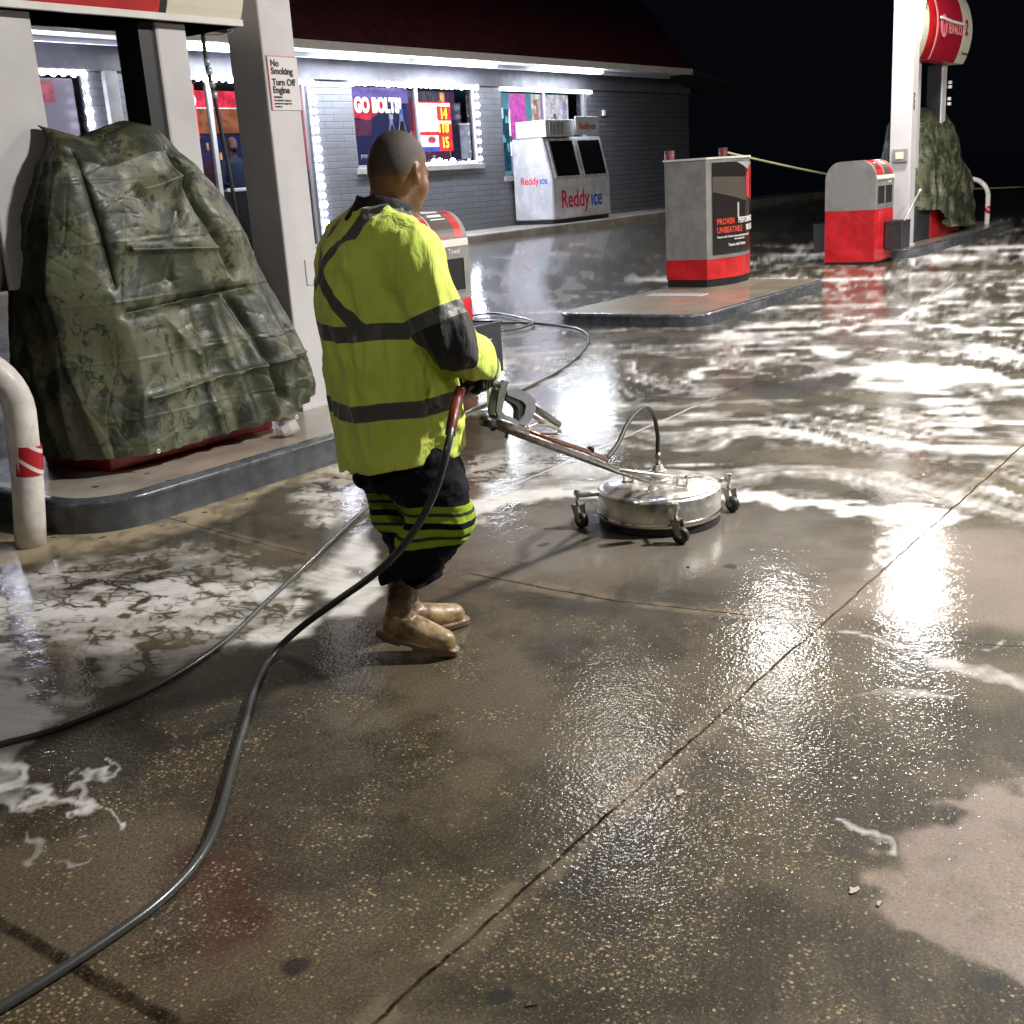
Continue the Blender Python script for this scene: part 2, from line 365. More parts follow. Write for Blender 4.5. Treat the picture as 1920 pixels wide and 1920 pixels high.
# tone: pale dry concrete by the island, pinkish pools with painted reflection, dark wet far part and painted shadows, clean sweep by the machine with painted haze
pale = poly([(60, 1050), (-200, 1100), (-200, 1030), (90, 985), (250, 975), (420, 930), (630, 862), (720, 850), (640, 900), (560, 900), (430, 960), (330, 1000), (180, 1030)], .08)
fn2a_ = np.clip(.5+.7*fbm(GX*9, GY*9, 61, 4, .65), 0, 1)
pink = poly([(1700, 1490), (1920, 1450), (2200, 1440), (2200, 2050), (1900, 1860), (1790, 1790), (1700, 1700), (1650, 1610), (1690, 1540)], .03, 1.5)*np.clip(.75+.5*fn2a_, 0, 1)  # pale reflection in the puddle, painted into the concrete colour
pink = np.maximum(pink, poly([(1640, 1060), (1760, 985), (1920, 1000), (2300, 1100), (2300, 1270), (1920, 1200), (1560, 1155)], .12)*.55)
mist = poly([(880, 1060), (880, 985), (950, 950), (1100, 950), (1380, 950), (1560, 975), (1640, 1050), (1500, 1120), (1250, 1080), (1000, 1085)], .25, .3)  # swept slab, with the hazy spray painted in as a paler tone
dark = np.maximum(poly([(880, 460), (960, 445), (1250, 400), (1500, 395), (1500, 470), (1240, 560), (1090, 600), (900, 590)], .6, 1.2)*.75, bare*.9)
dark = np.maximum(dark, poly([(230, 1330), (430, 1220), (560, 1205), (640, 1200), (700, 1240), (640, 1330), (400, 1400), (280, 1450), (120, 1440)], .1)*.6)
dark = np.maximum(dark, stroke([(880, 1800), (1000, 1690), (1180, 1560)], .05, .9)*.5)
dark = np.maximum(dark, stroke([(440, 1450), (560, 1410), (660, 1360), (720, 1300), (740, 1270)], [.008, .009, .009, .009, .01], .9, .15)*.55)  # shadow of the raised hose, painted dark on the slab
dark = np.maximum(dark, stroke([(430, 1530), (560, 1505), (760, 1495)], [.012, .012, .01], .9, .2)*.35)  # second hose shadow, from another lamp, painted dark as well
red_st = poly([(330, 1640), (480, 1620), (540, 1690), (530, 1750), (330, 1770)], .06)*.9
agg = np.clip(ss(-np.hypot(GX-1.3, GY-1.0), -3.2, -1.2)+.25*big, 0, 1)*(1-pale)
agg = np.maximum(agg, poly([(980, 1560), (1180, 1440), (1400, 1330), (1600, 1400), (1700, 1500), (1640, 1640), (1760, 1800), (1920, 1900), (1920, 2100), (700, 2100)], .3)*.95)
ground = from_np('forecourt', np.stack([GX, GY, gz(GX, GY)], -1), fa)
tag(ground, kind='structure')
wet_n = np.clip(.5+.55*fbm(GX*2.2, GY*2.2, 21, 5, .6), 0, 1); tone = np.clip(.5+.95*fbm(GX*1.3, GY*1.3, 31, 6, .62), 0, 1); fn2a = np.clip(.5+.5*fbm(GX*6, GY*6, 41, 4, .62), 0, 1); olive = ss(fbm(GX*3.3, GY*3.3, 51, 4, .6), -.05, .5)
for n_, v_ in dict(su=uu, sv=rw, wetn=wet_n, tone=tone, fn2=fn2a, olive=olive, foam=foam, crack=crack_w, pale=pale, pink=pink, mist=mist, wet_and_shadow=dark, redst=red_st, agg=agg).items(): attr(ground, n_, v_)

n = NB('wet_concrete'); P0 = n.obj()
fo = n.attr('foam'); su, sv = n.attr('su'), n.attr('sv'); cxy = n.node('ShaderNodeCombineXYZ'); n.put(cxy.inputs[0], n.math('MULTIPLY', su, .16)); n.put(cxy.inputs[1], sv)
fn = n.noise(cxy.outputs[0], 17, 5, .7); fn2 = n.attr('fn2')
WARP = n.mix(.09, P0, n.noise(P0, 7, 3, .6, out=1))
cre = n.voro(n.mapv(WARP, (7.5, 3.6, 1), (0, 0, .5)), 1.0, 'DISTANCE_TO_EDGE')
cre2 = n.voro(n.mapv(WARP, (21, 13, 1), (0, 0, .9)), 1.0, 'DISTANCE_TO_EDGE')
ck = n.math('MULTIPLY', n.attr('crack'), n.math('ADD', n.math('MULTIPLY', n.step(cre, .01, .09, 1, 0), n.step(fn2, .35, .65, .65, .05)), n.math('MULTIPLY', n.step(cre2, .0, .12, 1, 0), n.step(fn2, .4, .6, .40, .05))))
fraw = n.math('SUBTRACT', n.math('ADD', fo, n.math('ADD', n.math('MULTIPLY', n.math('SUBTRACT', fn, .5), .38), n.math('MULTIPLY', n.math('SUBTRACT', fn2, .5), .40))), ck)
fm = n.math('ADD', n.math('MULTIPLY', n.step(fraw, .15, .55), .30), n.math('MULTIPLY', n.step(fraw, .42, 1.0), .70))
fm = n.math('MULTIPLY', fm, n.step(fo, .08, .3))
# joints in the slab
def line_mask(nb, P_, a, b, wd, wob=.012):
    dx, dy = b[0]-a[0], b[1]-a[1]; L = hypot(dx, dy); dx /= L; dy /= L
    x, y, _ = nb.xyz(P_)
    u = nb.math('ADD', nb.math('MULTIPLY', nb.math('SUBTRACT', x, a[0]), dx), nb.math('MULTIPLY', nb.math('SUBTRACT', y, a[1]), dy))
    v = nb.math('ADD', nb.math('MULTIPLY', nb.math('SUBTRACT', x, a[0]), -dy), nb.math('MULTIPLY', nb.math('SUBTRACT', y, a[1]), dx))
    v = nb.math('ADD', v, nb.math('MULTIPLY', nb.math('SUBTRACT', WOB, .5), wob)); v = nb.math('ADD', v, nb.math('MULTIPLY', nb.math('SUBTRACT', fn, .5), .012))
    m_ = nb.step(nb.math('ABSOLUTE', v), wd*.35, wd, 1, 0)
    return nb.math('MULTIPLY', m_, nb.math('MULTIPLY', nb.step(u, -.02, .02), nb.step(u, L-.02, L+.02, 1, 0))), nb.math('MULTIPLY', nb.step(nb.math('ABSOLUTE', v), wd*3.5, wd*9, 1, 0), nb.math('MULTIPLY', nb.step(u, -.1, .1), nb.step(u, L-.1, L+.1, 1, 0)))
WOB = fn2
A1, B1 = (.6, 1.385), (60, 1.385)
g1 = G(878, 1075); g2 = G(1155, 1127); g3 = G(1540, 1168); g4 = G(1740, 1203); g5 = G(2100, 1222)
b1_, b2_ = G(-60, 1700), G(335, 1925)
l1_, l2_ = G(300, 968), G(575, 1041)
m1_, m2_ = G(1300, 765), G(1560, 640)
joint = None; edge = None
for a_, b_, wd in [(A1, B1, .0075), (g1, g2, .009), (g2, g3, .006), (g4, g5, .004), (b1_, b2_, .026), (l1_, l2_, .006), ((6.9, 3.56), (7.9, 3.56), .007)]:
    jm, je = line_mask(n, P0, a_, b_, wd)
    joint = jm if joint is None else n.math('MAXIMUM', joint, jm)
    if wd in (.0075, .009, .006): edge = je if edge is None else n.math('MAXIMUM', edge, je)
wl = None
for a_, b_ in [((4.5, 3.5), (7.2, 3.56)), (G(1700, 600), G(1790, 530))]:
    jm, _ = line_mask(n, P0, a_, b_, .014, .03); wl = jm if wl is None else n.math('MAXIMUM', wl, jm)
fm = n.math('MAXIMUM', fm, n.math('MULTIPLY', wl, .7))
fm = n.math('MULTIPLY', fm, n.math('SUBTRACT', 1, joint))
# concrete colours
cb = n.mix(n.step(n.attr('tone'), .15, .85), (.032, .026, .015), (.122, .099, .062))
cb = n.mix(n.math('MULTIPLY', n.attr('olive'), .5), cb, (.060, .058, .032))
cb = n.mix(n.math('MULTIPLY', n.step(fn, .35, .8), .5), cb, (.13, .10, .065))
gr = n.noise(P0, 130, 2, .7)
cb = n.mix(n.step(gr, .3, .7, .55, 0), cb, (.012, .010, .007)); cb = n.mix(n.step(gr, .5, .8, 0, .35), cb, (.20, .16, .11))
cb = n.mix(n.math('MULTIPLY', edge, n.step(fn2, .35, .6, .1, .55)), cb, (.20, .155, .105))  # pale strip beside the joints, with wet glints painted into it
cb = n.mix(n.math('MULTIPLY', n.attr('pale'), n.step(fn2, .3, .6, .5, 1)), cb, (.36, .30, .20))
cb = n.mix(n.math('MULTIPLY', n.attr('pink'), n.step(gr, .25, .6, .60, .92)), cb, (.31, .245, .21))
cb = n.mix(n.math('MULTIPLY', n.attr('mist'), .6), cb, (.17, .150, .13))
cb = n.mix(n.math('MULTIPLY', n.attr('redst'), .7), cb, (.060, .020, .014))
cb = n.mix(n.math('MULTIPLY', n.attr('wet_and_shadow'), .8), cb, (.018, .017, .016))
# exposed aggregate
tn = n.attr('olive')
vo = n.node('ShaderNodeTexVoronoi', feature='F1'); n.put(vo.inputs['Vector'], P0); vo.inputs['Scale'].default_value = 85
rc = n.xyz(vo.outputs['Color'])
peb = n.math('MULTIPLY', n.step(vo.outputs['Distance'], .30, .42, 1, 0), n.step(n.math('ADD', n.math('ADD', rc[0], n.math('MULTIPLY', tn, .35)), n.math('MULTIPLY', n.attr('agg'), .42)), 1.30, 1.38))
vo2 = n.node('ShaderNodeTexVoronoi', feature='F1'); n.put(vo2.inputs['Vector'], P0); vo2.inputs['Scale'].default_value = 150
rc2 = n.xyz(vo2.outputs['Color'])
peb2 = n.math('MULTIPLY', n.step(vo2.outputs['Distance'], .25, .45, 1, 0), n.step(n.math('ADD', n.math('ADD', rc2[0], n.math('MULTIPLY', tn, .5)), n.math('MULTIPLY', n.attr('agg'), .45)), 1.12, 1.26))
cb = n.mix(n.math('MULTIPLY', peb2, .6), cb, n.mix(rc2[1], (.14, .085, .035), (.30, .23, .14)))
cb = n.mix(n.math('MULTIPLY', peb, .85), cb, n.mix(rc[1], (.20, .125, .050), (.44, .34, .20)))
# spots of old gum and oil
sp = n.node('ShaderNodeTexVoronoi', feature='F1'); n.put(sp.inputs['Vector'], WARP); sp.inputs['Scale'].default_value = 3.4
spot = n.math('MULTIPLY', n.step(sp.outputs['Distance'], .06, .12, 1, 0), n.step(n.xyz(sp.outputs['Color'])[0], .22, .3))
sp3 = n.node('ShaderNodeTexVoronoi', feature='F1'); n.put(sp3.inputs['Vector'], WARP); sp3.inputs['Scale'].default_value = 9
spot3 = n.math('MULTIPLY', n.math('MULTIPLY', n.step(sp3.outputs['Distance'], .10, .17, 1, 0), n.step(n.xyz(sp3.outputs['Color'])[1], .4, .5)), n.attr('pale'))
cb = n.mix(n.math('MULTIPLY', n.math('MAXIMUM', spot, spot3), .85), cb, (.018, .017, .018))
cb = n.mix(n.math('MULTIPLY', joint, n.step(fn, .3, .6, .97, .55)), cb, (.003, .003, .003))
cf = n.mix(fm, cb, n.mix(fn, (.46, .44, .41), (.78, .77, .76)))
wetn = n.attr('wetn')
dry = n.math('MAXIMUM', n.math('MULTIPLY', n.attr('pale'), .8), n.math('MULTIPLY', fm, .75))
rgh = n.mix(dry, n.mix(n.step(wetn, .35, .65), (.50,)*3, (.65,)*3), (.8,)*3)
dry = n.math('MAXIMUM', dry, n.math('MULTIPLY', joint, n.step(fn2, .4, .6, 1, .2)))
coat = n.math('MULTIPLY', n.math('SUBTRACT', 1, dry), n.step(wetn, .25, .6, .65, 1.0))
hw = n.math('ADD', n.math('MULTIPLY', n.noise(P0, 105, 2, .6), n.math('ADD', .12, n.math('MULTIPLY', n.attr('agg'), .10))), n.math('MULTIPLY', n.noise(P0, 14, 3, .5), .62))
hw = n.math('ADD', hw, n.math('MULTIPLY', n.voro(P0, 95, 'SMOOTH_F1'), n.math('ADD', .07, n.math('MULTIPLY', n.attr('agg'), .30))))
nb2 = n.bump(hw, .6, .0048); nb1 = n.bump(n.noise(P0, 60, 2, .6), .3, .004)
n.set(Base_Color=cf, Roughness=rgh, Coat_Weight=coat, Coat_Roughness=.075, Coat_IOR=1.38, Normal=nb1, Specular_IOR_Level=n.math('MULTIPLY', n.math('SUBTRACT', 1, joint), .25))
n.put(n.b.inputs['Coat Normal'], nb2)
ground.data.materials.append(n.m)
# ------------------------------------------------------------------ canopy (overhead, out of frame), its lamps and an added fill
cp = thing('canopy', 'pale flat steel forecourt canopy over the pump islands', 'canopy', (0, 0, 0))
box('roof_slab', -3.5, 21.5, -3.2, 8.6, CANOPY_Z, CANOPY_Z+.5, simple('canopy_sheet', (.09, .09, .09), .5, var=.05), cp)
for (lx, ly, wt, lb) in LAMPS:
    lt = thing('canopy_light', 'square white canopy lamp, '+lb, 'lamp', (lx, ly, CANOPY_Z), group='canopy lamps')
    box('housing', -.34, .34, -.34, .34, -.05, -.002, M['white_paint'], lt)
    box('lens', -.26, .26, -.26, .26, -.075, -.052, M['canopy_lens'], lt)
    ld = bpy.data.lights.new('canopy_lamp', 'AREA'); ld.shape = 'SQUARE'; ld.size = .5; ld.energy = wt; ld.color = (1.0, .96, .90)
    lo = bpy.data.objects.new('lamp_glow', ld); COL.objects.link(lo); lo.parent = lt; lo.location = (0, 0, -.085)
# ------------------------------------------------------------------ shop building
n = NB('painted_brick'); P0 = n.obj()
br = n.node('ShaderNodeTexBrick'); n.put(br.inputs['Vector'], n.mapv(P0, (1, 1, 1), (pi/2, 0, 0))); br.offset = .5
br.inputs['Scale'].default_value = 1; br.inputs['Brick Width'].default_value = .42; br.inputs['Row Height'].default_value = .105; br.inputs['Mortar Size'].default_value = .007; br.inputs['Mortar Smooth'].default_value = .4
br.inputs['Color1'].default_value = (.12, .124, .138, 1); br.inputs['Color2'].default_value = (.098, .102, .113, 1); br.inputs['Mortar'].default_value = (.040, .042, .048, 1)
cc = n.mix(n.step(n.noise(P0, 2.1, 5, .65), .4, .8), br.outputs['Color'], (.10, .10, .105))
n.set(Base_Color=cc, Roughness=.5, Normal=n.bump(n.math('SUBTRACT', n.math('MULTIPLY', n.noise(P0, 30, 3), .25), br.outputs['Fac']), .7, .012))
M['brick'] = n.m
M['beam'] = simple('beam_paint', (.115, .115, .13), .6, var=.2, vs=3)
M['soffit'] = simple('soffit_paint', (.70, .72, .76), .5, var=.06)
M['walk'] = simple('walkway_concrete', (.22, .20, .17), .5, var=.35, vs=2.5, bump=.3, bs=20)
WY_ = 14.0; FL = .64                       # wall plane, walkway height
walk = box('walkway', 4, 33, 12.72, 14.2, .2, FL, M['walk'], bev=.03); tag(walk, kind='structure')
bd = thing('shop_building', 'grey painted brick convenience shop with maroon mansard roof behind the forecourt', 'building', (0, 0, 0))
OPEN = [(6.2, 9.93, 1.45, 3.27), (11.55, 13.95, FL+.02, 3.27), (14.98, 18.38, 1.87, 3.27), (19.17, 22.28, 1.60, 3.27)]
bm = bmesh.new(); xs = 4.0
for (a, b, z0, z1) in OPEN:
    bbox(bm, xs, a, WY_, WY_+.25, 0, 3.27)
    if z0 > FL+.1: bbox(bm, a, b, WY_, WY_+.25, 0, z0)
    xs = b
bbox(bm, xs, 27.0, WY_, WY_+.25, 0, 3.27)
from_bm('wall', bm, M['brick'], bd)
box('side_wall', 26.75, 27.0, WY_+.252, WY_+9, 0, 3.27, M['brick'], bd)
box('back_wall', 4, 27, WY_+9, WY_+9.25, 0, 3.5, M['brick'], bd)
box('beam', 4.0, 27.02, WY_-.05, WY_+.25, 3.272, 3.60, M['beam'], bd)
box('soffit', 4.0, 25.3, 13.05, WY_+.25, 3.602, 3.64, M['soffit'], bd)
box('soffit_trough', 4.0, 25.25, 13.55, 13.62, 3.54, 3.60, M['soffit'], bd)
box('fascia', 4.0, 25.3, 12.99, 13.05, 3.575, 3.70, M['light_trim'], bd)
bm = bmesh.new()                                   # mansard: standing seams
v = [bm.verts.new(p) for p in ((4, 12.97, 3.702), (25.3, 12.97, 3.702), (23.6, 14.6, 6.6), (4, 14.6, 6.6), (4, 15.2, 6.6), (23.6, 15.2, 6.6), (4, 23.3, 3.7), (27.2, 23.3, 3.7), (27.2, 14.25, 3.7), (25.3, 14.25, 3.7))]
bm.faces.new(v[0:4]); bm.faces.new((v[3], v[2], v[5], v[4])); bm.faces.new((v[4], v[5], v[7], v[6])); bm.faces.new((v[1], v[9], v[8], v[7], v[5], v[2]))
from_bm('mansard_roof', bm, M['maroon'], bd)
bm = bmesh.new()
for k in range(52):
    x = 4.2+k*.41
    if x < 3.4: tube(None, [(x, 12.965, 3.705), (x, 14.59, 6.6)], .014, None, bm=bm, seg=4)
bm.free()
bm = bmesh.new()
vv_ = [bm.verts.new(p) for p in ((25.3, 13.0, 3.70), (27.6, 13.0, 3.42), (27.6, 16.5, 3.42), (25.3, 16.5, 3.70), (25.3, 13.0, 3.62), (27.6, 13.0, 3.34), (27.6, 16.5, 3.34), (25.3, 16.5, 3.62))]
for f_ in ((0, 1, 2, 3), (7, 6, 5, 4), (0, 4, 5, 1), (1, 5, 6, 2), (2, 6, 7, 3), (3, 7, 4, 0)): bm.faces.new([vv_[i] for i in f_])
from_bm('lean_to_roof', bm, simple('shingle', (.035, .035, .04), .8, var=.3), bd)
box('pilaster', 10.14, 10.34, WY_-.09, WY_-.002, FL, 3.27, M['grey_panel'], bd, bev=.01)
box('wall_vent', 10.6, 11.05, WY_-.03, WY_-.002, 2.75, 3.0, M['beam'], bd)
box('alarm_box', 22.9, 23.0, WY_-.05, WY_-.002, 2.75, 2.87, M['light_trim'], bd, bev=.008)
box('shop_floor', 4, 26.7, WY_+.26, WY_+9, FL-.05, FL, simple('shop_tiles', (.3, .28, .26), .4), bd)
box('shop_ceiling', 4, 26.7, WY_+.26, WY_+9, 3.40, 3.44, M['soffit'], bd)
for (a, b, z0, z1), lab in zip(OPEN, ('w', 'd', 'w', 'w')):
    f = None
    bm = bmesh.new(); t_ = .055
    bbox(bm, a, b, WY_+.05, WY_+.12, z1-t_, z1-.001); bbox(bm, a, b, WY_+.05, WY_+.12, z0+.001, z0+t_)
    bbox(bm, a+.001, a+t_, WY_+.05, WY_+.12, z0+t_, z1-t_); bbox(bm, b-t_, b-.001, WY_+.05, WY_+.12, z0+t_, z1-t_)
    mid = [(a+b)/2+.02] if lab == 'w' else [12.0, 12.95]
    for x in mid: bbox(bm, x-.035, x+.035, WY_+.05, WY_+.12, z0+t_, z1-t_)
    if lab == 'w':
        wnd = thing('window', None, None); wnd.parent = bd
    else:
        wnd = thing('glass_door', None, None); wnd.parent = bd
        box('push_bar', 12.08, 12.9, WY_-.01, WY_+.03, 1.62, 1.67, M['alu'], wnd, bev=.008)
    from_bm('frame', bm, M['alu'], wnd)
    box('pane', a+.05, b-.05, WY_+.082, WY_+.088, z0+.05, z1-.05, M['glass'], wnd)
    if lab == 'w': box('sill', a-.05, b+.07, WY_-.06, WY_+.05, z0-.10, z0-.002, M['grey_panel'], wnd, bev=.01)
# soffit strip lamps
for (a, b, wt) in [(10.9, 13.0, 85), (13.9, 15.7, 85), (16.4, 18.2, 85), (19.8, 21.9, 80)]:
    lt = thing('soffit_light', 'long white strip lamp under the eave above x %.0f' % a, 'lamp', ((a+b)/2, 13.4, 3.60), group='eave strip lamps')
    lt['label'] = {10.9: 'white strip lamp under the eave above the glass door', 13.9: 'white strip lamp under the eave left of the slogan window', 16.4: 'white strip lamp under the eave above the price panel', 19.8: 'white strip lamp under the eave above the ice chest'}[a]
    box('diffuser', -(b-a)/2, (b-a)/2, -.09, .09, -.07, -.002, M['tube'], lt, bev=.02)
    ld = bpy.data.lights.new('strip_lamp', 'AREA'); ld.shape = 'RECTANGLE'; ld.size = b-a; ld.size_y = .16; ld.energy = wt; ld.color = (.82, .88, 1)
    lo = bpy.data.objects.new('strip_glow', ld); COL.objects.link(lo); lo.parent = lt; lo.location = (0, 0, -.08)
# LED bead strings
def beads(label, pts, step=.145, r=.047):
    t_ = thing('led_string', label, 'string lights', group='bead lights round the shop windows')
    bm = bmesh.new(); bm2 = bmesh.new()
    for a, b in zip(pts, pts[1:]):
        a, b = np.array(a, float), np.array(b, float); L = np.linalg.norm(b-a); k = int(L/step)
        for i in range(k+1):
            p = a+(b-a)*i/max(k, 1); sc = random.uniform(.75, 1.15)
            bmesh.ops.create_uvsphere(bm, u_segments=8, v_segments=6, radius=r*sc, matrix=Matrix.Translation(p))
        tube(None, [a+(0, .03, 0), b+(0, .03, 0)], .008, None, bm=bm2, seg=5)
    from_bm('bead_row', bm, M['led'], t_, True); from_bm('wire', bm2, M['black_plastic'], t_)
    for a, b in zip(pts, pts[1:]):
        a, b = np.array(a, float), np.array(b, float)
        ld = bpy.data.lights.new('bead_light', 'AREA'); ld.shape = 'RECTANGLE'; ld.size = np.linalg.norm(b-a); ld.size_y = .04; ld.energy = 9*ld.size; ld.color = (.75, .76, 1)
        lo = bpy.data.objects.new('bead_glow', ld); COL.objects.link(lo); lo.parent = t_
        u = Vector(b-a).normalized(); nn = Vector((0, -1, 0)); v_ = u.cross(nn)*-1
        lo.matrix_local = Matrix.Translation(Vector((a+b)/2)+Vector((0, -.06, 0))) @ Matrix((u.to_tuple(), (nn*-1).cross(u).to_tuple(), (0, 1, 0))).transposed().to_4x4()
ly = WY_-.03
beads('white bead lights framing the window left of the pilaster', [(7.6, ly, 3.22), (9.86, ly, 3.22), (9.86, ly, 1.5)])
beads('white bead lights framing the glass shop door', [(11.6, ly, 3.22), (14.05, ly, 3.22), (14.05, ly, .75)])
beads('white bead lights framing the slogan window', [(15.0, ly, 3.24), (18.36, ly, 3.24), (18.36, ly, 1.95)])
bz = thing('led_string', 'loose clump of white bead lights on the sill of the slogan window', 'string lights', group='bead lights round the shop windows')
bm = bmesh.new()
for x, r in ((16.95, .05), (17.12, .06), (17.3, .03), (17.5, .055), (18.0, .02)): bmesh.ops.create_uvsphere(bm, u_segments=8, v_segments=6, radius=r, matrix=Matrix.Translation((x, ly+.0, 1.93)))
from_bm('bead_row', bm, M['led'], bz, True)
bz2 = thing('led_string', 'short row of white bead lights along the top of the window above the ice chest', 'string lights', group='bead lights round the shop windows')
box('light_bar', 19.15, 22.45, 13.95, 13.99, 3.20, 3.262, emit('led_bar', (.85, .9, 1), 12), bz2)
# ---- things in the windows
IY = WY_+.16
def panel(name, label, cat, x0, x1, z0, z1, col, e=1.0, y=IY, group=None, base=None):
    t_ = thing(name, label, cat, group=group)
    box('sheet', x0, x1, y, y+.01, z0, z1, glow(name+'_film', col, base or tuple(c*.3 for c in col), e), t_); return t_
def lit(col, e):
    n = NB('lit_film'); P_ = n.obj(); q = n.mix(n.step(n.noise(P_, 7, 4, .7, .6), .35, .68), tuple(c*.45 for c in col), tuple(min(1.2, c*1.25) for c in col)); n.set(Base_Color=tuple(c*.3 for c in col), Roughness=.3, Emission_Color=q, Emission_Strength=e); return n.m
def shelf(t_, x0, x1, z0, z1, y, k, pal):
    for i in range(k):
        x = random.uniform(x0, x1-.08); z = z0+(z1-z0)*random.randint(0, 6)/7.; w_ = random.uniform(.04, .12); h_ = random.uniform(.08, .2); c_ = random.choice(pal)
        flat('stock', [(x, z), (x+w_, z), (x+w_, z+h_), (x, z+h_)], lit(c_, random.uniform(.4, 1.0)), t_, y-random.uniform(0, .06))
def flat(name, poly_, m, t_, y): return prism(name, poly_, (0, y, 0), (1, 0, 0), (0, 0, 1), -.003, m, t_)
def circ(cx, cz, rx, rz, k=20): return [(cx+rx*cos(2*pi*i/k), cz+rz*sin(2*pi*i/k)) for i in range(k)]
# slogan poster
t_ = panel('poster', 'dark blue and red window poster reading GO BOLTS! with two cola bottles', 'poster', 15.05, 16.58, 1.93, 3.2, (.03, .035, .11), .55)
flat('top_band', [(15.05, 2.95), (16.58, 2.95), (16.58, 3.2), (15.05, 3.2)], lit((.22, .16, .5), .7), t_, IY-.004)
flat('red_smear', [(15.05, 2.72), (15.5, 2.66), (16.05, 2.9), (15.9, 3.0), (15.05, 3.0)], lit((.75, .05, .08), .6), t_, IY-.008)
flat('plum_block', [(15.05, 2.4), (15.55, 2.42), (15.58, 2.7), (15.05, 2.66)], lit((.16, .05, .12), .5), t_, IY-.006)
text('lettering', 'GO BOLTS!', .325, emit('slogan_ink', (1, 1, 1), 1.6), (15.17, IY-.014, 2.80), (1, 0, 0), (0, 0, 1), t_, bold=.018, sx=.74)
for k, (cx, capc, lab) in enumerate(((16.08, (.5, .5, .55), (.10, .05, .08)), (16.36, (.06, .12, .6), (.8, .08, .25)))):
    s_ = 1+.12*k
    flat('bottle', [(cx+dx*s_, 2.0+dz*s_) for dx, dz in ((-.1, 0), (.1, 0), (.115, .25), (.1, .42), (.045, .60), (.04, .68), (-.04, .68), (-.045, .60), (-.1, .42), (-.115, .25))], lit((.35, .4, .75), .5), t_, IY-.010)
    flat('bottle_core', [(cx+dx*s_, 2.0+dz*s_) for dx, dz in ((-.085, .02), (.085, .02), (.095, .25), (.08, .40), (.03, .58), (-.03, .58), (-.08, .40), (-.095, .25))], lit((.05, .02, .03), .5), t_, IY-.014)
    flat('bottle_cap', [(cx-.05, 2.0+.68*s_), (cx+.05, 2.0+.68*s_), (cx+.05, 2.0+.76*s_), (cx-.05, 2.0+.76*s_)], lit(capc, .9), t_, IY-.014)
    flat('bottle_label', circ(cx, 2.28+.03*k, .075, .10), lit(lab, .8), t_, IY-.018)
    text('label_mark', 'pepsi', .06, lit((.9, .9, .95), .9), (cx-.065, IY-.022, 2.26+.03*k), (1, 0, 0), (0, 0, 1), t_)
text('small_print', 'pepsi', .11, lit((.5, .6, .8), .8), (15.22, IY-.014, 2.05), (1, 0, 0), (0, 0, 1), t_)
# price panel
t_ = thing('price_panel', 'white and red illuminated panel of jackpot figures 14, 110 and 15', 'price sign')
PX = 16.76
box('cabinet', PX-.03, PX+1.0, IY-.02, IY+.03, 2.12, 2.98, lit((.9, .05, .06), .9), t_)
for z0, z1, x1 in ((2.68, 2.96, .58), (2.46, 2.68, .60), (2.20, 2.40, .58)): flat('white_card', [(PX, z0), (PX+x1, z0), (PX+x1, z1), (PX, z1)], lit((1, .97, .95), 1.5), t_, IY-.024)
flat('white_rim', [(PX, 2.90), (PX+.97, 2.90), (PX+.97, 2.96), (PX, 2.96)], lit((1, .95, .85), 1.3), t_, IY-.026)
flat('white_rule', [(PX, 2.60), (PX+.97, 2.60), (PX+.97, 2.655), (PX, 2.655)], lit((1, .9, .85), 1.3), t_, IY-.026)
flat('blue_band', [(PX+.1, 2.12), (PX+.6, 2.12), (PX+.6, 2.2), (PX+.1, 2.2)], lit((.08, .12, .6), .8), t_, IY-.026)
flat('seal', circ(PX+.38, 2.32, .11, .06), lit((.75, .12, .25), .8), t_, IY-.028)
for z, s_ in ((2.69, '14'), (2.45, '110'), (2.18, '15')): text('figures', s_, .27, emit('figure_glow', (1, .72, .05), 3.0), (PX+(.66 if len(s_) == 2 else .57), IY-.03, z), (1, 0, 0), (0, 0, 1), t_, sx=.80, bold=.004)
t_ = panel('machine_cabinet', 'dark cabinet standing inside the window right of the price panel', 'cabinet', 17.78, 18.15, 1.93, 2.98, (.03, .02, .06), .3, IY+.05)
t_ = panel('shop_shelving', 'dim purple brown backdrop of shelving inside the slogan window', 'shelving', 16.65, 18.3, 1.93, 3.2, (.16, .08, .18), .35, IY+.3)
flat('orange_block', [(17.85, 2.98), (17.98, 2.98), (17.98, 3.18), (17.85, 3.18)], lit((1, .5, .12), .9), t_, IY+.29)
flat('amber_block', [(16.75, 2.98), (16.9, 2.98), (16.88, 3.12), (16.75, 3.12)], lit((.8, .3, .1), .7), t_, IY+.29)
shelf(t_, 16.7, 18.2, 1.95, 3.0, IY+.28, 22, [(.5, .2, .12), (.12, .1, .3), (.35, .3, .35), (.6, .4, .15)])
text('neon_sign', 'ATM', .22, lit((.08, .09, .12), .5), (17.0, IY+.02, 2.98), (1, 0, 0), (0, 0, 1), t_, bold=.012)
t_ = thing('cup_tube', 'clear acrylic holder standing behind the glass at the right of the slogan window', 'holder')
box('holder_body', 17.98, 18.26, IY-.06, IY-.02, 1.96, 2.58, lit((.33, .36, .45), .55), t_, bev=.01); box('holder_rim', 17.97, 18.27, IY-.065, IY-.015, 2.585, 2.605, lit((.7, .72, .8), .8), t_)
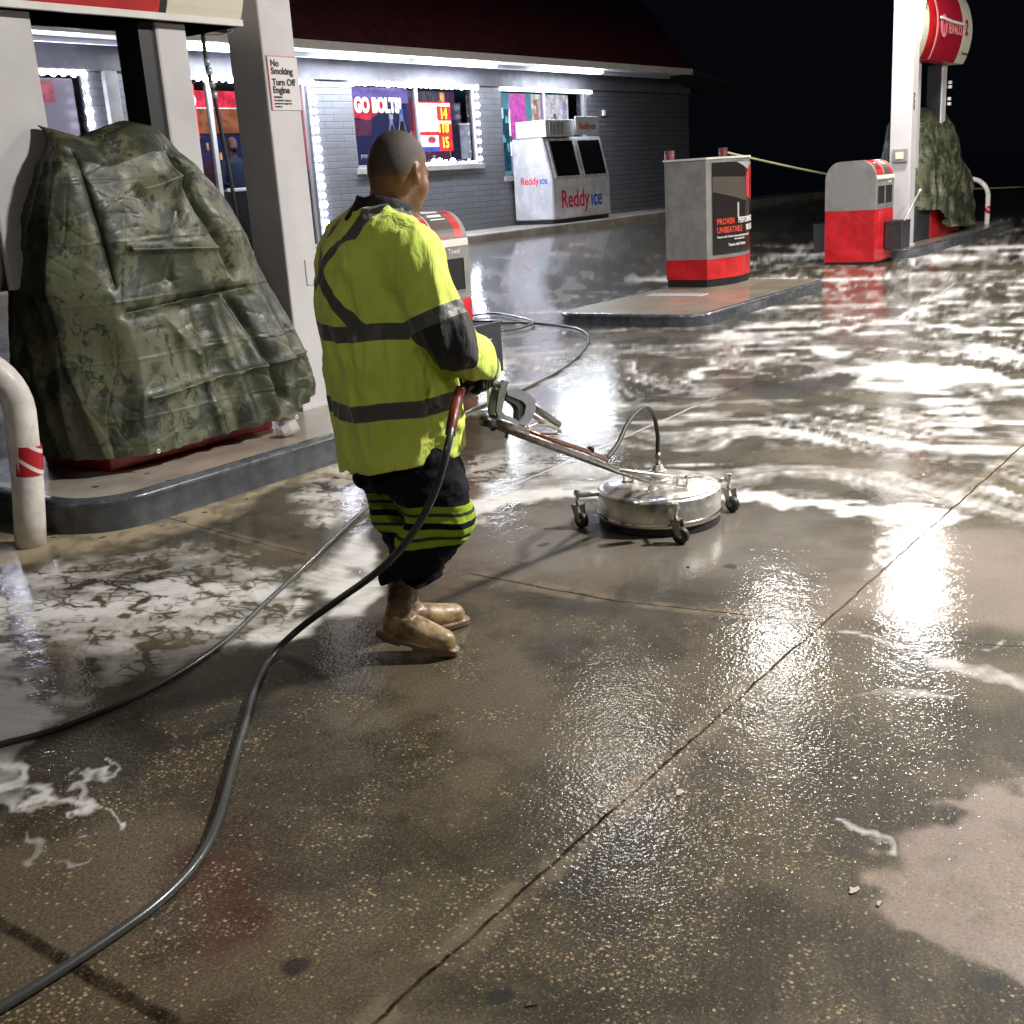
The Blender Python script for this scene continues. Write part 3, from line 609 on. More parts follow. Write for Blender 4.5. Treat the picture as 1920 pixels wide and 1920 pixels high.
# window over the ice chest
t_ = panel('shop_interior', 'bright stock and posters seen through the window above the ice chest', 'shop display', 19.22, 22.22, 1.65, 3.22, (.10, .35, .42), .6, IY+.35)
for pts, c_, e_ in [([(19.25, 1.7), (19.7, 1.7), (19.75, 3.15), (19.25, 3.15)], (.05, .30, .36), .7), ([(19.4, 2.2), (19.62, 2.2), (19.7, 2.8), (19.6, 3.15), (19.42, 3.15), (19.35, 2.8)], (.35, .9, .95), 1.0), ([(19.72, 1.7), (19.98, 1.7), (20.0, 2.9), (19.8, 2.9)], (.02, .10, .18), .6),
                 ([(20.03, 1.7), (20.6, 1.7), (20.6, 3.2), (20.03, 3.2)], (.7, .12, .55), .8), ([(20.06, 2.0), (20.48, 2.0), (20.5, 2.8), (20.38, 3.1), (20.18, 3.1), (20.05, 2.8)], (1, 1, 1), 2.2),
                 ([(20.8, 1.7), (22.2, 1.7), (22.2, 3.2), (20.8, 3.2)], (.62, .60, .66), .9), ([(20.85, 2.5), (21.0, 2.5), (21.0, 3.1), (20.85, 3.1)], (.5, .25, .16), .8), ([(21.05, 2.45), (21.32, 2.45), (21.28, 3.18), (21.05, 3.18)], (.25, .45, .75), .9),
                 ([(21.36, 2.6), (21.8, 2.6), (21.78, 3.1), (21.36, 3.1)], (.55, .32, .16), .9), ([(21.45, 2.7), (21.6, 2.7), (21.62, 2.95), (21.5, 3.0)], (.9, .65, .4), 1), ([(21.35, 2.15), (21.75, 2.15), (21.6, 2.42), (21.45, 2.42)], (.35, .16, .14), .6),
                 ([(21.9, 2.0), (22.1, 2.0), (22.05, 3.05), (21.92, 3.1)], (.35, .35, .6), .9), ([(21.8, 1.7), (22.15, 1.7), (22.15, 2.1), (21.8, 2.1)], (.55, .2, .18), .7), ([(20.8, 2.2), (21.1, 2.2), (21.1, 2.38), (20.8, 2.38)], (.4, .45, .7), .7)]:
    flat('stock', pts, lit(c_, e_), t_, IY+.34-random.uniform(.01, .12))
shelf(t_, 20.75, 22.15, 1.7, 3.0, IY+.2, 26, [(.8, .75, .8), (.5, .3, .2), (.3, .4, .7), (.9, .6, .4), (.2, .2, .3)])
shelf(t_, 19.25, 19.95, 1.7, 3.0, IY+.2, 10, [(.3, .8, .85), (.05, .2, .3)])
t_ = panel('notice', 'pale blue paper notice taped inside the left pane above the ice chest', 'notice', 19.22, 19.42, 2.7, 2.9, (.6, .8, .85), .9, IY-.02)
# door and glimpses beside it
t_ = panel('shop_backdrop', 'red and brown cigarette display wall seen through the glass door', 'display', 11.3, 14.0, .7, 3.2, (.05, .03, .05), .4, IY+1.2)
for pts, c_, e_ in [([(11.9, 2.95), (13.9, 2.95), (13.9, 3.2), (11.9, 3.2)], (.9, .05, .10), 1.0), ([(11.9, 2.55), (13.9, 2.55), (13.9, 2.92), (11.9, 2.92)], (.35, .13, .07), .8), ([(12.3, 2.58), (12.75, 2.58), (12.75, 2.9), (12.3, 2.9)], (.85, .06, .08), .9), ([(11.9, 2.1), (13.9, 2.1), (13.9, 2.52), (11.9, 2.52)], (.02, .03, .12), .6)]: flat('stock', pts, lit(c_, e_), t_, IY+1.18)
flat('white_rule', [(11.9, 2.925), (13.9, 2.925), (13.9, 2.945), (11.9, 2.945)], lit((1, .9, .9), 1.2), t_, IY+1.17)
text('sign_letters', 'pepsi', .2, lit((.9, .9, 1), 1), (12.35, IY+1.15, 2.2), (1, 0, 0), (0, 0, 1), t_)
shelf(t_, 11.9, 13.8, 1.0, 2.5, IY+1.1, 26, [(.6, .2, .12), (.12, .15, .4), (.5, .5, .5), (.7, .4, .15)])
t_ = panel('poster', 'narrow red poster with a white letter beside the glass door', 'poster', 11.6, 11.8, 2.4, 3.15, (.85, .07, .10), .9, IY-.02)
text('lettering', 'O', .24, lit((1, 1, 1), 1.3), (11.6, IY-.035, 2.85), (1, 0, 0), (0, 0, 1), t_, bold=.015)
t_ = panel('snack_rack', 'small colourful packets low behind the glass beside the door', 'rack', 11.6, 11.84, 1.2, 2.4, (.10, .09, .10), .5, IY+.05)
for i in range(16):
    x = random.uniform(11.62, 11.76); z = random.uniform(1.3, 2.3); c_ = random.choice([(.9, .4, .25), (.8, .8, .75), (.1, .3, .8), (.6, .25, .15)])
    flat('packet', [(x, z), (x+.08, z), (x+.08, z+.1), (x, z+.1)], lit(c_, .8), t_, IY+.04-random.uniform(0, .02))
t_ = panel('poster', 'red edge poster inside the pane right of the glass door', 'poster', 13.62, 13.9, 1.9, 3.1, (.8, .08, .15), .8, IY-.02)
# left window
t_ = panel('poster', 'grey lilac drinks poster in the left window with red and teal cups', 'poster', 8.4, 9.8, 1.5, 3.18, (.30, .27, .36), .50)
flat('red_smear', [(8.6, 2.86), (9.5, 2.88), (9.5, 3.14), (8.6, 3.14)], lit((.50, .13, .17), .6), t_, IY-.005)
text('lettering', 'UPS', .17, lit((.10, .09, .13), .5), (8.98, IY-.01, 2.66), (1, 0, 0), (0, 0, 1), t_, bold=.006)
flat('cup', [(9.0, 2.1), (9.28, 2.1), (9.36, 2.5), (9.2, 2.6), (9.0, 2.56)], lit((.42, .05, .08), .6), t_, IY-.012)
flat('cup', [(9.38, 2.28), (9.66, 2.28), (9.66, 2.44), (9.58, 2.50), (9.46, 2.5), (9.38, 2.42)], lit((.10, .50, .58), .7), t_, IY-.012)
text('lettering', 'UP', .15, lit((.14, .13, .17), .5), (9.45, IY-.01, 2.08), (1, 0, 0), (0, 0, 1), t_, bold=.006)
# ------------------------------------------------------------------ ice chest
ice = thing('ice_chest', 'white slant front ice merchandiser with two black glass doors against the grey brick wall', 'ice chest', (19.37, 13.02, FL+.02))
pw = simple('chest_enamel', (.46, .46, .48), .35, var=.22, vs=3.5, coat=.2)
W_, D_, Z1, Z2 = 2.15, .93, .80, 1.62
prof = [(0, .06), (D_, .06), (D_, Z2), (.20, Z2), (.0, Z1)]
bm = bmesh.new()
a = [bm.verts.new((0, y, z)) for y, z in prof]; b = [bm.verts.new((W_, y, z)) for y, z in prof]
# slanted front leans back: kneeline at Z1
bm.faces.new(a); bm.faces.new(b[::-1])
for i in range(5): bm.faces.new((a[i], a[(i+1) % 5], b[(i+1) % 5], b[i]))
bmesh.ops.bevel(bm, geom=bm.edges[:], offset=.018, segments=2, affect='EDGES')
from_bm('body', bm, pw, ice)
box('plinth', .03, W_-.03, .04, D_-.03, -.01, .06, M['dark'], ice)
sl = np.array([0, .20, Z2-Z1]); sl /= np.linalg.norm(sl); nrm = np.cross((1, 0, 0), sl)
frm = simple('door_frame_white', (.42, .42, .40), .5, var=.4, vs=8)
for x0 in (.10, 1.12):
    O = np.array([x0, 0, Z1])+sl*.03+nrm*.0
    d_ = prism('door', [(0, 0), (.95, 0), (.95, .77), (0, .77)], O+nrm*.028, (1, 0, 0), sl, .02, frm, ice, bev=.006)
    prism('door_glass', [(.07, .04), (.88, .04), (.88, .73), (.07, .73)], O+nrm*.036, (1, 0, 0), sl, .006, simple('door_black_glass', (.006, .006, .008), .12), d_)
box('compressor_unit', -.02, 1.0, .08, .8, Z2, Z2+.32, pw, ice, bev=.012)
bm = bmesh.new()
for k in range(4): bbox(bm, .08+k*.14, .16+k*.14, .055, .078, Z2+.04, Z2+.29)
from_bm('louvre', bm, M['grey_panel'], ice)
hb = box('header_board', .92, 1.78, -.01, .03, Z2+.02, Z2+.37, simple('board_white', (.5, .5, .52), .4), ice, bev=.008)
def reddy(O, U, V, size, par):
    text('red_lettering', 'Reddy', size, simple('logo_red', (.50, .012, .035), .5), O, U, V, par, bold=size*.012, sx=.86)
    text('blue_lettering', '\u0131ce', size*.95, simple('logo_blue', (.01, .07, .35), .5), np.array(O)+np.array(U)*size*2.30, U, V, par, bold=size*.012, sx=.86)
reddy((.27, -.004, .27), (1, 0, 0), (0, 0, 1), .48, ice)
reddy((1.03, -.016, Z2+.13), (1, 0, 0), (0, 0, 1), .19, ice)
reddy((-.004, .76, .75), (0, -1, 0), (0, 0, 1), .20, ice)
for o in ice.children_recursive:
    pass
# bits outside the far end of the shop
for (px_, py_, dd, lab) in ((1255, 283, 17.0, 'dim red capped post at the dark end of the shop wall'), (1356, 277, 19.5, 'dim red capped post holding the rope beyond the poster cabinet')):
    d = ray(px_, py_); h_ = hypot(d[0], d[1]); X, Y, Z = d[0]/h_*dd, d[1]/h_*dd, EYE+d[2]/h_*dd
    pt = thing('marker_post', lab, 'post', (X, Y, float(gz(X, Y))), group='red capped posts in the dark')
    tube('post', [(0, 0, 0), (0, 0, Z-.3-float(gz(X, Y)))], .04, M['grey_panel'], pt, seg=12)
    tube('red_cap', [(0, 0, Z-.3-float(gz(X, Y))), (0, 0, Z-float(gz(X, Y)))], [.075, .07], simple('cap_red', (.09, .006, .009), .6), pt, seg=14)
    if px_ == 1356: ROPE = (X, Y, Z-.06)
re_ = onX(1925, 350, 30.0)
pr = [np.array(ROPE)*(1-t)+re_*t-np.array([0, 0, .25*sin(pi*t)]) for t in np.linspace(0, 1, 24)]
tag(tube('rope', pr, .018, simple('rope_yellow', (.42, .40, .22), .7)), 'thin pale yellow barrier rope strung across the dark far side', 'rope')
# ------------------------------------------------------------------ kerbed islands
def island(name, x0, x1, y0, y1, h, rad_=.35, col=(.42, .39, .33)):
    def ring(off, z, rr):
        out = []
        for (cx, cy, a0) in ((x1-rad_, y1-rad_, 0), (x0+rad_, y1-rad_, 90), (x0+rad_, y0+rad_, 180), (x1-rad_, y0+rad_, 270)):
            for k in range(9):
                a_ = radians(a0+k*90/8); out.append((cx+(rr+off)*cos(a_), cy+(rr+off)*sin(a_), z))
        return out
    bm = bmesh.new(); prev = None
    prof = [(0, 0), (-.012, h-.05), (-.004, h-.035), (.0, h-.022), (-.008, h-.006), (-.025, h), (-.07, h+.001)]
    for off, z in prof:
        cur = [bm.verts.new(p) for p in ring(off, z, rad_)]
        if prev:
            for i in range(len(cur)): bm.faces.new((prev[i], prev[(i+1) % len(cur)], cur[(i+1) % len(cur)], cur[i]))
        prev = cur
    o = from_bm('kerb', bm, M['kerb'], None, True); tag(o, kind='structure')
    bm = bmesh.new(); bm.faces.new([bm.verts.new(p) for p in ring(-.068, h+.0015, rad_)])
    n = NB('island_concrete'); P0 = n.obj()
    cc = n.mix(n.step(n.noise(P0, 2.5, 5, .6), .35, .7), tuple(c*.65 for c in col), col)
    cc = n.mix(n.math('MULTIPLY', n.step(n.noise(P0, 1.2, 3), .5, .7), .5), cc, (.35, .2, .13))
    vv = n.node('ShaderNodeTexVoronoi'); n.put(vv.inputs['Vector'], P0); vv.inputs['Scale'].default_value = 8
    cc = n.mix(n.math('MULTIPLY', n.step(vv.outputs['Distance'], .12, .18, 1, 0), n.step(n.xyz(vv.outputs['Color'])[0], .45, .5)), cc, (.03, .03, .03))
    n.set(Base_Color=cc, Roughness=.45, Coat_Weight=.5, Coat_Roughness=.15, Normal=n.bump(n.noise(P0, 60, 4), .3, .004))
    t_ = from_bm(name, bm, n.m, None); tag(t_, kind='structure'); return t_
island('pump_island', 3.04, 5.95, 4.80, 6.35, .165)
island('middle_island', 10.42, 13.95, 5.33, 7.12, .12, .3, (.26, .22, .165))
island('far_island', 17.9, 24.6, 5.62, 7.0, .15, .5, (.2, .18, .16))
def band(cx0, cx1, cz0, cz1, y, t_):      # small text lines
    pass
# ------------------------------------------------------------------ canopy columns
def column(name, label, x0, x1, y0, y1, z0):
    t_ = thing(name, label, 'column', group='canopy columns')
    box('shaft', x0, x1, y0, y1, z0, CANOPY_Z, M['col_paint'], t_, bev=.012); box('base_plate', x0-.02, x1+.02, y0-.02, y1+.02, z0, z0+.03, M['col_paint'], t_, bev=.004); return t_
c1 = column('canopy_column', 'tall white canopy column between the tarp and the worker, carrying a notice', 5.20, 5.475, 5.56, 5.86, .166)
bm = bmesh.new()
tube(None, catmull([(5.36, 5.553, 1.13), (5.44, 5.553, 1.135), (5.45, 5.553, 1.12), (5.45, 5.553, .99), (5.44, 5.553, .975), (5.37, 5.553, .97), (5.355, 5.553, .985), (5.355, 5.553, 1.12)], 4, True), .003, None, bm=bm, seg=5, closed=True)
bm.free()
box('access_panel', 5.355, 5.45, 5.552, 5.559, .965, 1.13, M['col_paint'], c1, bev=.003)
c2 = column('canopy_column', 'tall white canopy column in front of the far pump, beside the red service unit', 18.40, 18.68, 5.80, 6.12, .151)
box('junction_box', 18.35, 18.398, 5.84, 6.06, 1.42, 1.62, M['grey_panel'], c2, bev=.01)
box('box_plate', 18.342, 18.349, 5.89, 6.01, 1.47, 1.57, M['cream'], c2)
t_ = text('stencil', 'PUMP', .1, M['ink'], (18.45, 5.797, 2.42), (0, 0, -1), (1, 0, 0), c2)
# notice on the column
sg = thing('notice_sign', 'white notice with a red border reading No Smoking Turn Off Engine on the near column', 'sign')
sx0, sx1, sz0, sz1, sy = 5.222, 5.473, 2.045, 2.362, 5.557
box('plate', sx0, sx1, sy-.004, sy, sz0, sz1, simple('sign_white', (.66, .63, .63), .4), sg)
box('red_rule', sx0, sx0+.008, sy-.006, sy-.0045, sz0, sz1, M['ink_pink'], sg); box('red_rule', sx0+.0085, sx1, sy-.006, sy-.0045, sz1-.007, sz1, M['ink_pink'], sg)
for i, (s_, z_) in enumerate((('No', 2.300), ('Smoking', 2.255), ('Turn Off', 2.190), ('Engine', 2.145))):
    text('lettering', s_, .054, M['ink'], (sx0+.022, sy-.006, z_), (1, 0, 0), (0, 0, 1), sg, extr=.0008, bold=.0016, sx=.98)
for i, s_ in enumerate(('WARNING', 'It is unlawful to dispense', 'gasoline into unapproved', 'containers')):
    text('small_print', s_, .0165, M['ink'], (sx0+.024, sy-.006, 2.115-i*.018), (1, 0, 0), (0, 0, 1), sg, extr=.0006, bold=.0004, sx=.86)
# ------------------------------------------------------------------ pumps
def pump(label, x0, x1, y0, y1, z0, ztop, hx0, hx1, hy0, hy1, hz0, hz1, legs, leg_y):
    t_ = thing('fuel_pump', label, 'fuel pump', group='covered fuel pumps')
    box('base_cabinet', x0, x1, y0, y1, z0, z0+.45, M['red'], t_, bev=.01)
    box('pump_body', x0+.06, x1-.42, y0+.02, y1-.02, z0+.452, ztop-.22, M['grey_panel'], t_, bev=.02)
    for (a, b) in legs:
        l_ = box('sign_leg', a, b, leg_y, leg_y+.24, ztop-.7, hz0+.02, M['col_paint'], t_, bev=.015)
        box('dark_backing', a-.10, a-.002, leg_y+.02, leg_y+.22, ztop-.7, hz0+.01, M['black_plastic'], t_)
    return t_
p1 = pump('fuel pump under the large camouflage tarp, with cream and red sign above it', 3.55, 4.72, 5.33, 5.95, .167, 1.86, 0, 0, 0, 0, 2.49, 3.3, [(3.30, 3.67), (4.425, 4.64)], 5.56)
# header sign of the near pump: curved faces
def header(p, x0, x1, y0, y1, z0, z1, swp, bulge=.12):
    k = 12; prof = []
    for i in range(k+1):
        t = i/k; prof.append((y0-bulge*sin(pi*t)**.8, z0+(z1-z0)*t))
    for i in range(k+1):
        t = 1-i/k; prof.append((y1, z0+(z1-z0)*t))
    def slab(name, a, b, m, dy):
        bm = bmesh.new(); va = [bm.verts.new((a, y+(dy if i > k else -dy), z)) for i, (y, z) in enumerate(prof)]; vb = [bm.verts.new((b, y+(dy if i > k else -dy), z)) for i, (y, z) in enumerate(prof)]
        bm.faces.new(va); bm.faces.new(vb[::-1])
        for i in range(len(va)): bm.faces.new((va[i], va[(i+1) % len(va)], vb[(i+1) % len(va)], vb[i]))
        return from_bm(name, bm, m, h_, False)
    h_ = box('sign_box', x0+.02, x1-.02, y0+.03, y1-.03, z0+.005, z1-.005, M['black_plastic'], p)
    return h_, slab, prof
h1, slab, prof = header(p1, 2.6, 4.98, 5.50, 5.95, 2.50, 3.5, 0)
slab('cream_face', 4.45, 4.985, M['cream'], 0); slab('red_face', 2.6, 4.40, M['red'], 0); slab('ink_stripe', 4.402, 4.448, M['ink'], 0)
box('sign_trim', 2.59, 4.99, 5.47, 5.98, 2.50, 2.535, M['light_trim'], h1)
text('lettering', 'No Smoking', .048, M['ink'], (4.62, 5.472, 2.60), (1, 0, 0), (0, 0, 1), h1, bold=.0006)
bm = bmesh.new(); 
tube(None, [(4.575+.026*cos(a_), 5.472, 2.618+.026*sin(a_)) for a_ in np.linspace(0, 2*pi, 20, endpoint=False)], .004, None, bm=bm, seg=6, closed=True)
tube(None, [(4.558, 5.472, 2.636), (4.592, 5.472, 2.60)], .004, None, bm=bm, seg=6); bbox(bm, 4.560, 4.592, 5.469, 5.472, 2.614, 2.621)
from_bm('no_smoking_mark', bm, M['ink_pink'], h1)
# hanging hose swivels beside leg
hs = thing('hanging_hose', 'black dispenser hose with grey swivel joints hanging from the near sign box', 'hose')
tube('hose', [(4.79, 5.6, 2.5), (4.79, 5.6, 2.3), (4.82, 5.6, 2.1), (4.86, 5.6, 1.7), (4.88, 5.6, 1.3)], .012, M['rubber'], hs)
for z in (2.31, 2.26, 2.19, 2.13): tube('swivel', [(4.795+(2.3-z)*.14, 5.6, z+.02), (4.798+(2.3-z)*.14, 5.6, z-.02)], .018, M['alu'], hs, seg=10)
tube('stay_rod', catmull([(4.80, 5.6, 2.46), (4.9, 5.58, 2.462), (5.0, 5.56, 2.49)], 5), .004, M['chrome'], hs, seg=6)
p2 = pump('fuel pump wrapped in the smaller camouflage tarp behind the far column', 20.2, 21.9, 6.0, 6.7, .152, 2.0, 0, 0, 0, 0, 2.9, 3.3, [(19.35, 19.62), (20.75, 21.0)], 6.05)
box('dark_base', 19.4, 20.19, 6.0, 6.6, .152, .72, M['bin'], p2, bev=.02)
h2, slab, prof = header(p2, 18.72, 21.35, 5.90, 6.15, 2.93, 3.93, 0, .13)
slab('white_end', 18.72, 19.0, M['cream'], 0); slab('red_panel', 19.003, 19.4, M['red'], 0); slab('pink_rule', 19.403, 19.47, M['ink_pink'], .004); slab('logo_panel', 19.473, 20.8, simple('logo_red_panel', (.42, .012, .03), .35), 0); slab('cream_end', 20.803, 21.35, M['cream'], 0)
yb = 5.90-.135
prism('logo_disc', circ(19.72, 3.42, .17, .17, 28), (0, yb-.004, 0), (1, 0, 0), (0, 0, 1), -.003, M['ink_pink'], h2)
prism('logo_star', [(19.66, 3.32), (19.70, 3.32), (19.70, 3.45), (19.74, 3.45), (19.74, 3.32), (19.78, 3.32), (19.78, 3.49), (19.84, 3.49), (19.84, 3.53), (19.60, 3.53), (19.60, 3.49), (19.66, 3.49)], (0, yb-.009, 0), (1, 0, 0), (0, 0, 1), -.003, M['ink_red'], h2)
text('lettering', 'TEXACO', .22, M['ink_pink'], (19.93, yb-.006, 3.33), (1, 0, 0), (0, 0, 1), h2, bold=.006, sx=.88)
text('pump_number', '2', .32, M['ink_red'], (20.92, yb+.0, 3.36), (1, 0, 0), (0, 0, 1), h2, bold=.012)
text('small_print', 'No Smoking', .07, M['ink'], (20.88, 5.80, 3.05), (1, 0, 0), (0, 0, 1), h2)
text('small_print', 'F', .2, M['ink'], (18.80, yb-.002, 3.6), (1, 0, 0), (0, 0, 1), h2)
tb = tag(tube('tie_strap', catmull([(19.5, yb-.012, 3.53), (19.7, yb-.02, 3.52), (20.2, yb-.02, 3.5), (20.9, yb-.02, 3.5)], 4), .022, M['ink_white'], sy=.3), 'white strip lying across the far pump sign', 'strap')
for z, s_ in ((2.62, .03), (2.55, .035), (2.36, .02), (2.28, .03)): box('swivel', 21.06, 21.06+2*s_, 6.0, 6.05, z, z+.05, M['light_trim'], p2, bev=.004)
# ------------------------------------------------------------------ tarps
n = NB('camo_tarp'); P0 = n.obj(); wp = n.mix(.10, P0, n.noise(P0, 6, 3, out=1))
st = n.mapv(wp, (1, 1, 1.0))
b0 = n.mix(n.step(n.noise(st, 3.0, 4, .6), .45, .53), (.029, .034, .016), (.094, .100, .056))
b0 = n.mix(n.math('MULTIPLY', n.step(n.noise(n.mapv(st, (1, 1, .8), loc=(3, 1, 2)), 3.4, 4, .65), .55, .59), .85), b0, (.020, .027, .014))
b0 = n.mix(n.math('MULTIPLY', n.step(n.noise(n.mapv(st, (1, 1, 1), loc=(9, 4, 7)), 4.5, 3, .6), .62, .66), .5), b0, (.10, .072, .045))
v1 = n.voro(n.mapv(n.mix(.22, P0, n.noise(P0, 10, 4, out=1)), (1, 1, .7)), 7.5, 'DISTANCE_TO_EDGE')
twig = n.math('MULTIPLY', n.step(v1, .015, .045, 1, 0), n.step(n.noise(n.mapv(P0, loc=(5, 5, 5)), 6, 3), .50, .56))
blot = n.step(n.noise(n.mapv(wp, (1, 1, .6), loc=(1, 8, 3)), 9, 4, .75), .555, .59)
b0 = n.mix(n.math('MULTIPLY', n.math('MAXIMUM', twig, blot), .85), b0, (.009, .011, .010))
fold = n.attr('fold')
cr = n.math('ABSOLUTE', n.math('SUBTRACT', n.noise(P0, 4.5, 2, .5), .5))
cr2 = n.math('ABSOLUTE', n.math('SUBTRACT', n.noise(n.mapv(P0, (1, 1, 1.7)), 9, 2, .5), .5))
gridl = n.xyz(P0)
seam = n.math('ABSOLUTE', n.math('SUBTRACT', n.math('FRACT', n.math('MULTIPLY', gridl[2], 3.3)), .5))
hh = n.math('ADD', n.math('ADD', n.math('MULTIPLY', cr, .9), n.math('MULTIPLY', n.math('ABSOLUTE', n.math('SUBTRACT', n.noise(P0, 22, 3, .6), .5)), .5)), n.step(seam, .0, .05, .25, 0))
n.set(Base_Color=b0, Roughness=n.step(n.noise(P0, 12, 4), .3, .7, .38, .58), Normal=n.bump(hh, .5, .014), Specular_IOR_Level=.55)
M['camo'] = n.m
def tarp(label, lev, top, bot, seed, pars):
    """lev: list of (v, xl, xr, yf, yb); top/bot: z as function of x"""
    NV, NU = 260, 520
    L_ = np.array(lev); v = np.linspace(0, 1, NV)
    xl, xr, yf, yb = [np.interp(v, L_[:, 0], L_[:, i]) for i in (1, 2, 3, 4)]
    # close the top
    u = np.linspace(0, 2*pi, NU, endpoint=False)
    cu, su = np.cos(u), np.sin(u); p_ = 3.4
    ex = np.sign(cu)*np.abs(cu)**(2/p_); ey = np.sign(su)*np.abs(su)**(2/p_)
    U_, V_ = np.meshgrid(u, v)
    X = (xl+xr)[:, None]/2+(xr-xl)[:, None]/2*ex; Y = (yf+yb)[:, None]/2+(yb-yf)[:, None]/2*ey
    if 'left' in pars:
        lf = np.array(pars['left']); xf, xb_ = np.interp(v, lf[:, 0], lf[:, 1])[:, None], np.interp(v, lf[:, 0], lf[:, 2])[:, None]
        t_ = (X-xl[:, None])/(xr-xl)[:, None]; k_ = np.clip((Y-yf[:, None])/(5.80-yf[:, None]), 0, 1); xe = xf+(xb_-xf)*k_; X = xe+t_*(xr[:, None]-xe)
    zt, zb = top(X), bot(X); Z = zb+(zt-zb)*V_[:, :]**1.0
    fade = ss(1-V_, 0, .06)
    q = np.array([X, Y, Z]); o = seed*3.7
    def rg(s, oz, k=1.0): return 1-2*np.abs(fbm(X*s+o, Y*s+oz, Z*s*k+oz, 2, .4))
    def thin(s, oz, wd, k=1.0): return np.exp(-(np.abs(fbm(X*s+o, Y*s+oz, Z*s*k+oz, 2, .45))/wd)**1.1)
    f1 = fbm(X*1.3+o, Y*1.3, Z*1.1, 2)*.075; f2 = 0; f3 = 0; f4 = 0; rsd = np.random.RandomState(int(seed)+3)
    arc = np.cumsum(np.hypot(np.diff(ex*1.0, append=ex[0]), np.diff(ey, append=ey[0])))[None, :]*.45
    wv = .22*fbm(X*1.2+o, Y*1.2, Z*1.2, 2)
    for i in range(11):
        a_ = rsd.uniform(0, pi); fr = rsd.uniform(1.3, 5.5); s_ = (arc*cos(a_)+Z*sin(a_)+wv)*fr+rsd.rand()
        tri = 2*np.abs((s_ % 1)-.5); mk_ = ss(pn(arc*1.7+i*5, Z*1.7, i*2.3), -.15, .35); f2 = f2+.036/fr*(tri-.5)*mk_
        cusp = np.exp(-(np.minimum(s_ % 1, 1-(s_ % 1))/fr/.010)**1.0); f3 = f3-.006*cusp*mk_
    # hanging pleats, stronger low and toward the gathered end
    ple = (1-2*np.abs(pn(X*5+Y*5+o, Z*.6+o, 2.0)))*.04*ss(1-V_, .1, .9)*pars.get('pleat', 1)
    gat = pars.get('gather', 0)*(1-2*np.abs(pn(Y*6+X*3.0, Z*.5, 7.)))*.10*ss(-X, -pars.get('gx', 0)-.35, -pars.get('gx', 0)+.1)
    d = (f1+f2+f3+f4+ple+gat-.03)*(.25+.75*fade)*pars.get('amp', 1)
    for (ax, az, bx, bz, wd, dp) in pars.get('creases', []):
        s_, _ = seg_dist(X.ravel(), Z.ravel(), (ax, az), (bx, bz)); s_ = s_.reshape(X.shape)
        d = d+dp*np.exp(-(s_/wd)**1.2)*(Y < (yf+yb)[:, None]/2)
    nx, ny = ex*np.abs(ex)**.3, ey*np.abs(ey)**.3; nl = np.sqrt(nx**2+ny**2)+1e-6
    X = X+d*nx/nl; Y = Y+d*ny/nl
    Z = Z+ (f2+f3)*.5*V_*fade - .02*np.abs(pn(X*9+o, Y*9, 3))*(V_ < .01)
    if 'cham' in pars:
        xc_ = pars['cham']; Y = Y+np.maximum(0, xc_-X)*1.15*np.clip(1-(Y-yf[:, None])/.5, 0, 1)
    i_ = np.arange(NV*NU).reshape(NV, NU); j_ = np.roll(i_, -1, 1)
    f = np.stack([i_[:-1], j_[:-1], j_[1:], i_[1:]], -1).reshape(-1, 4)
    o_ = from_np('camouflage_tarp', np.stack([X, Y, Z], -1).reshape(-1, 3), f, M['camo']); tag(o_, label, 'tarp', 'camouflage tarps over the pumps')
    return o_
tp1 = tarp('large crumpled camouflage tarp draped over the near pump beside the white column',
     [(0, 3.18, 5.10, 5.10, 5.86), (.12, 3.19, 5.06, 5.12, 5.85), (.3, 3.20, 4.98, 5.14, 5.83), (.5, 3.23, 4.87, 5.17, 5.80), (.66, 3.29, 4.76, 5.20, 5.76), (.80, 3.36, 4.62, 5.24, 5.72), (.90, 3.41, 4.50, 5.28, 5.69), (.955, 3.45, 4.40, 5.36, 5.66), (.985, 3.50, 4.28, 5.42, 5.62), (1, 3.6, 4.15, 5.50, 5.56)],
     lambda x: np.interp(x, [3.0, 3.40, 3.50, 3.60, 3.80, 3.95, 4.1, 4.25, 4.4, 4.6, 5.1], [1.92, 1.99, 1.99, 1.95, 1.90, 1.94, 1.98, 1.97, 1.90, 1.86, 1.84]),
     lambda x: np.interp(x, [3.0, 3.4, 3.9, 4.4, 4.9, 5.1], [.27, .27, .265, .27, .31, .34]), 1,
     dict(amp=1.0, left=[(0, 3.50, 3.40), (.25, 3.47, 3.38), (.5, 3.48, 3.40), (.7, 3.47, 3.50), (.88, 3.48, 3.62), (1, 3.56, 3.80)], gather=.7, gx=3.50, creases=[(3.62, 1.80, 3.66, 1.15, .02, -.03), (4.25, 1.80, 4.52, 1.15, .03, -.07), (3.7, 1.0, 4.6, 1.04, .02, -.06), (4.45, 1.0, 4.62, .4, .03, -.06), (3.95, 1.62, 4.35, 1.70, .04, .05), (3.8, 1.32, 4.4, 1.28, .02, .035), (3.75, .55, 4.9, .62, .02, .03), (3.9, 1.0, 4.1, .72, .05, .03), (4.2, 1.5, 4.0, 1.15, .05, -.04)]))
M['brass'] = simple('brass', (.6, .55, .42), .3, 1)
for (gx_, gy_) in ((297, 846), (556, 782)):
    p = onY(gx_, gy_, 5.07); tube('grommet', [p+np.array([.009*cos(a_), 0, .009*sin(a_)]) for a_ in np.linspace(0, 2*pi, 14, endpoint=False)], .004, M['ink_white'], tp1, seg=6, closed=True)
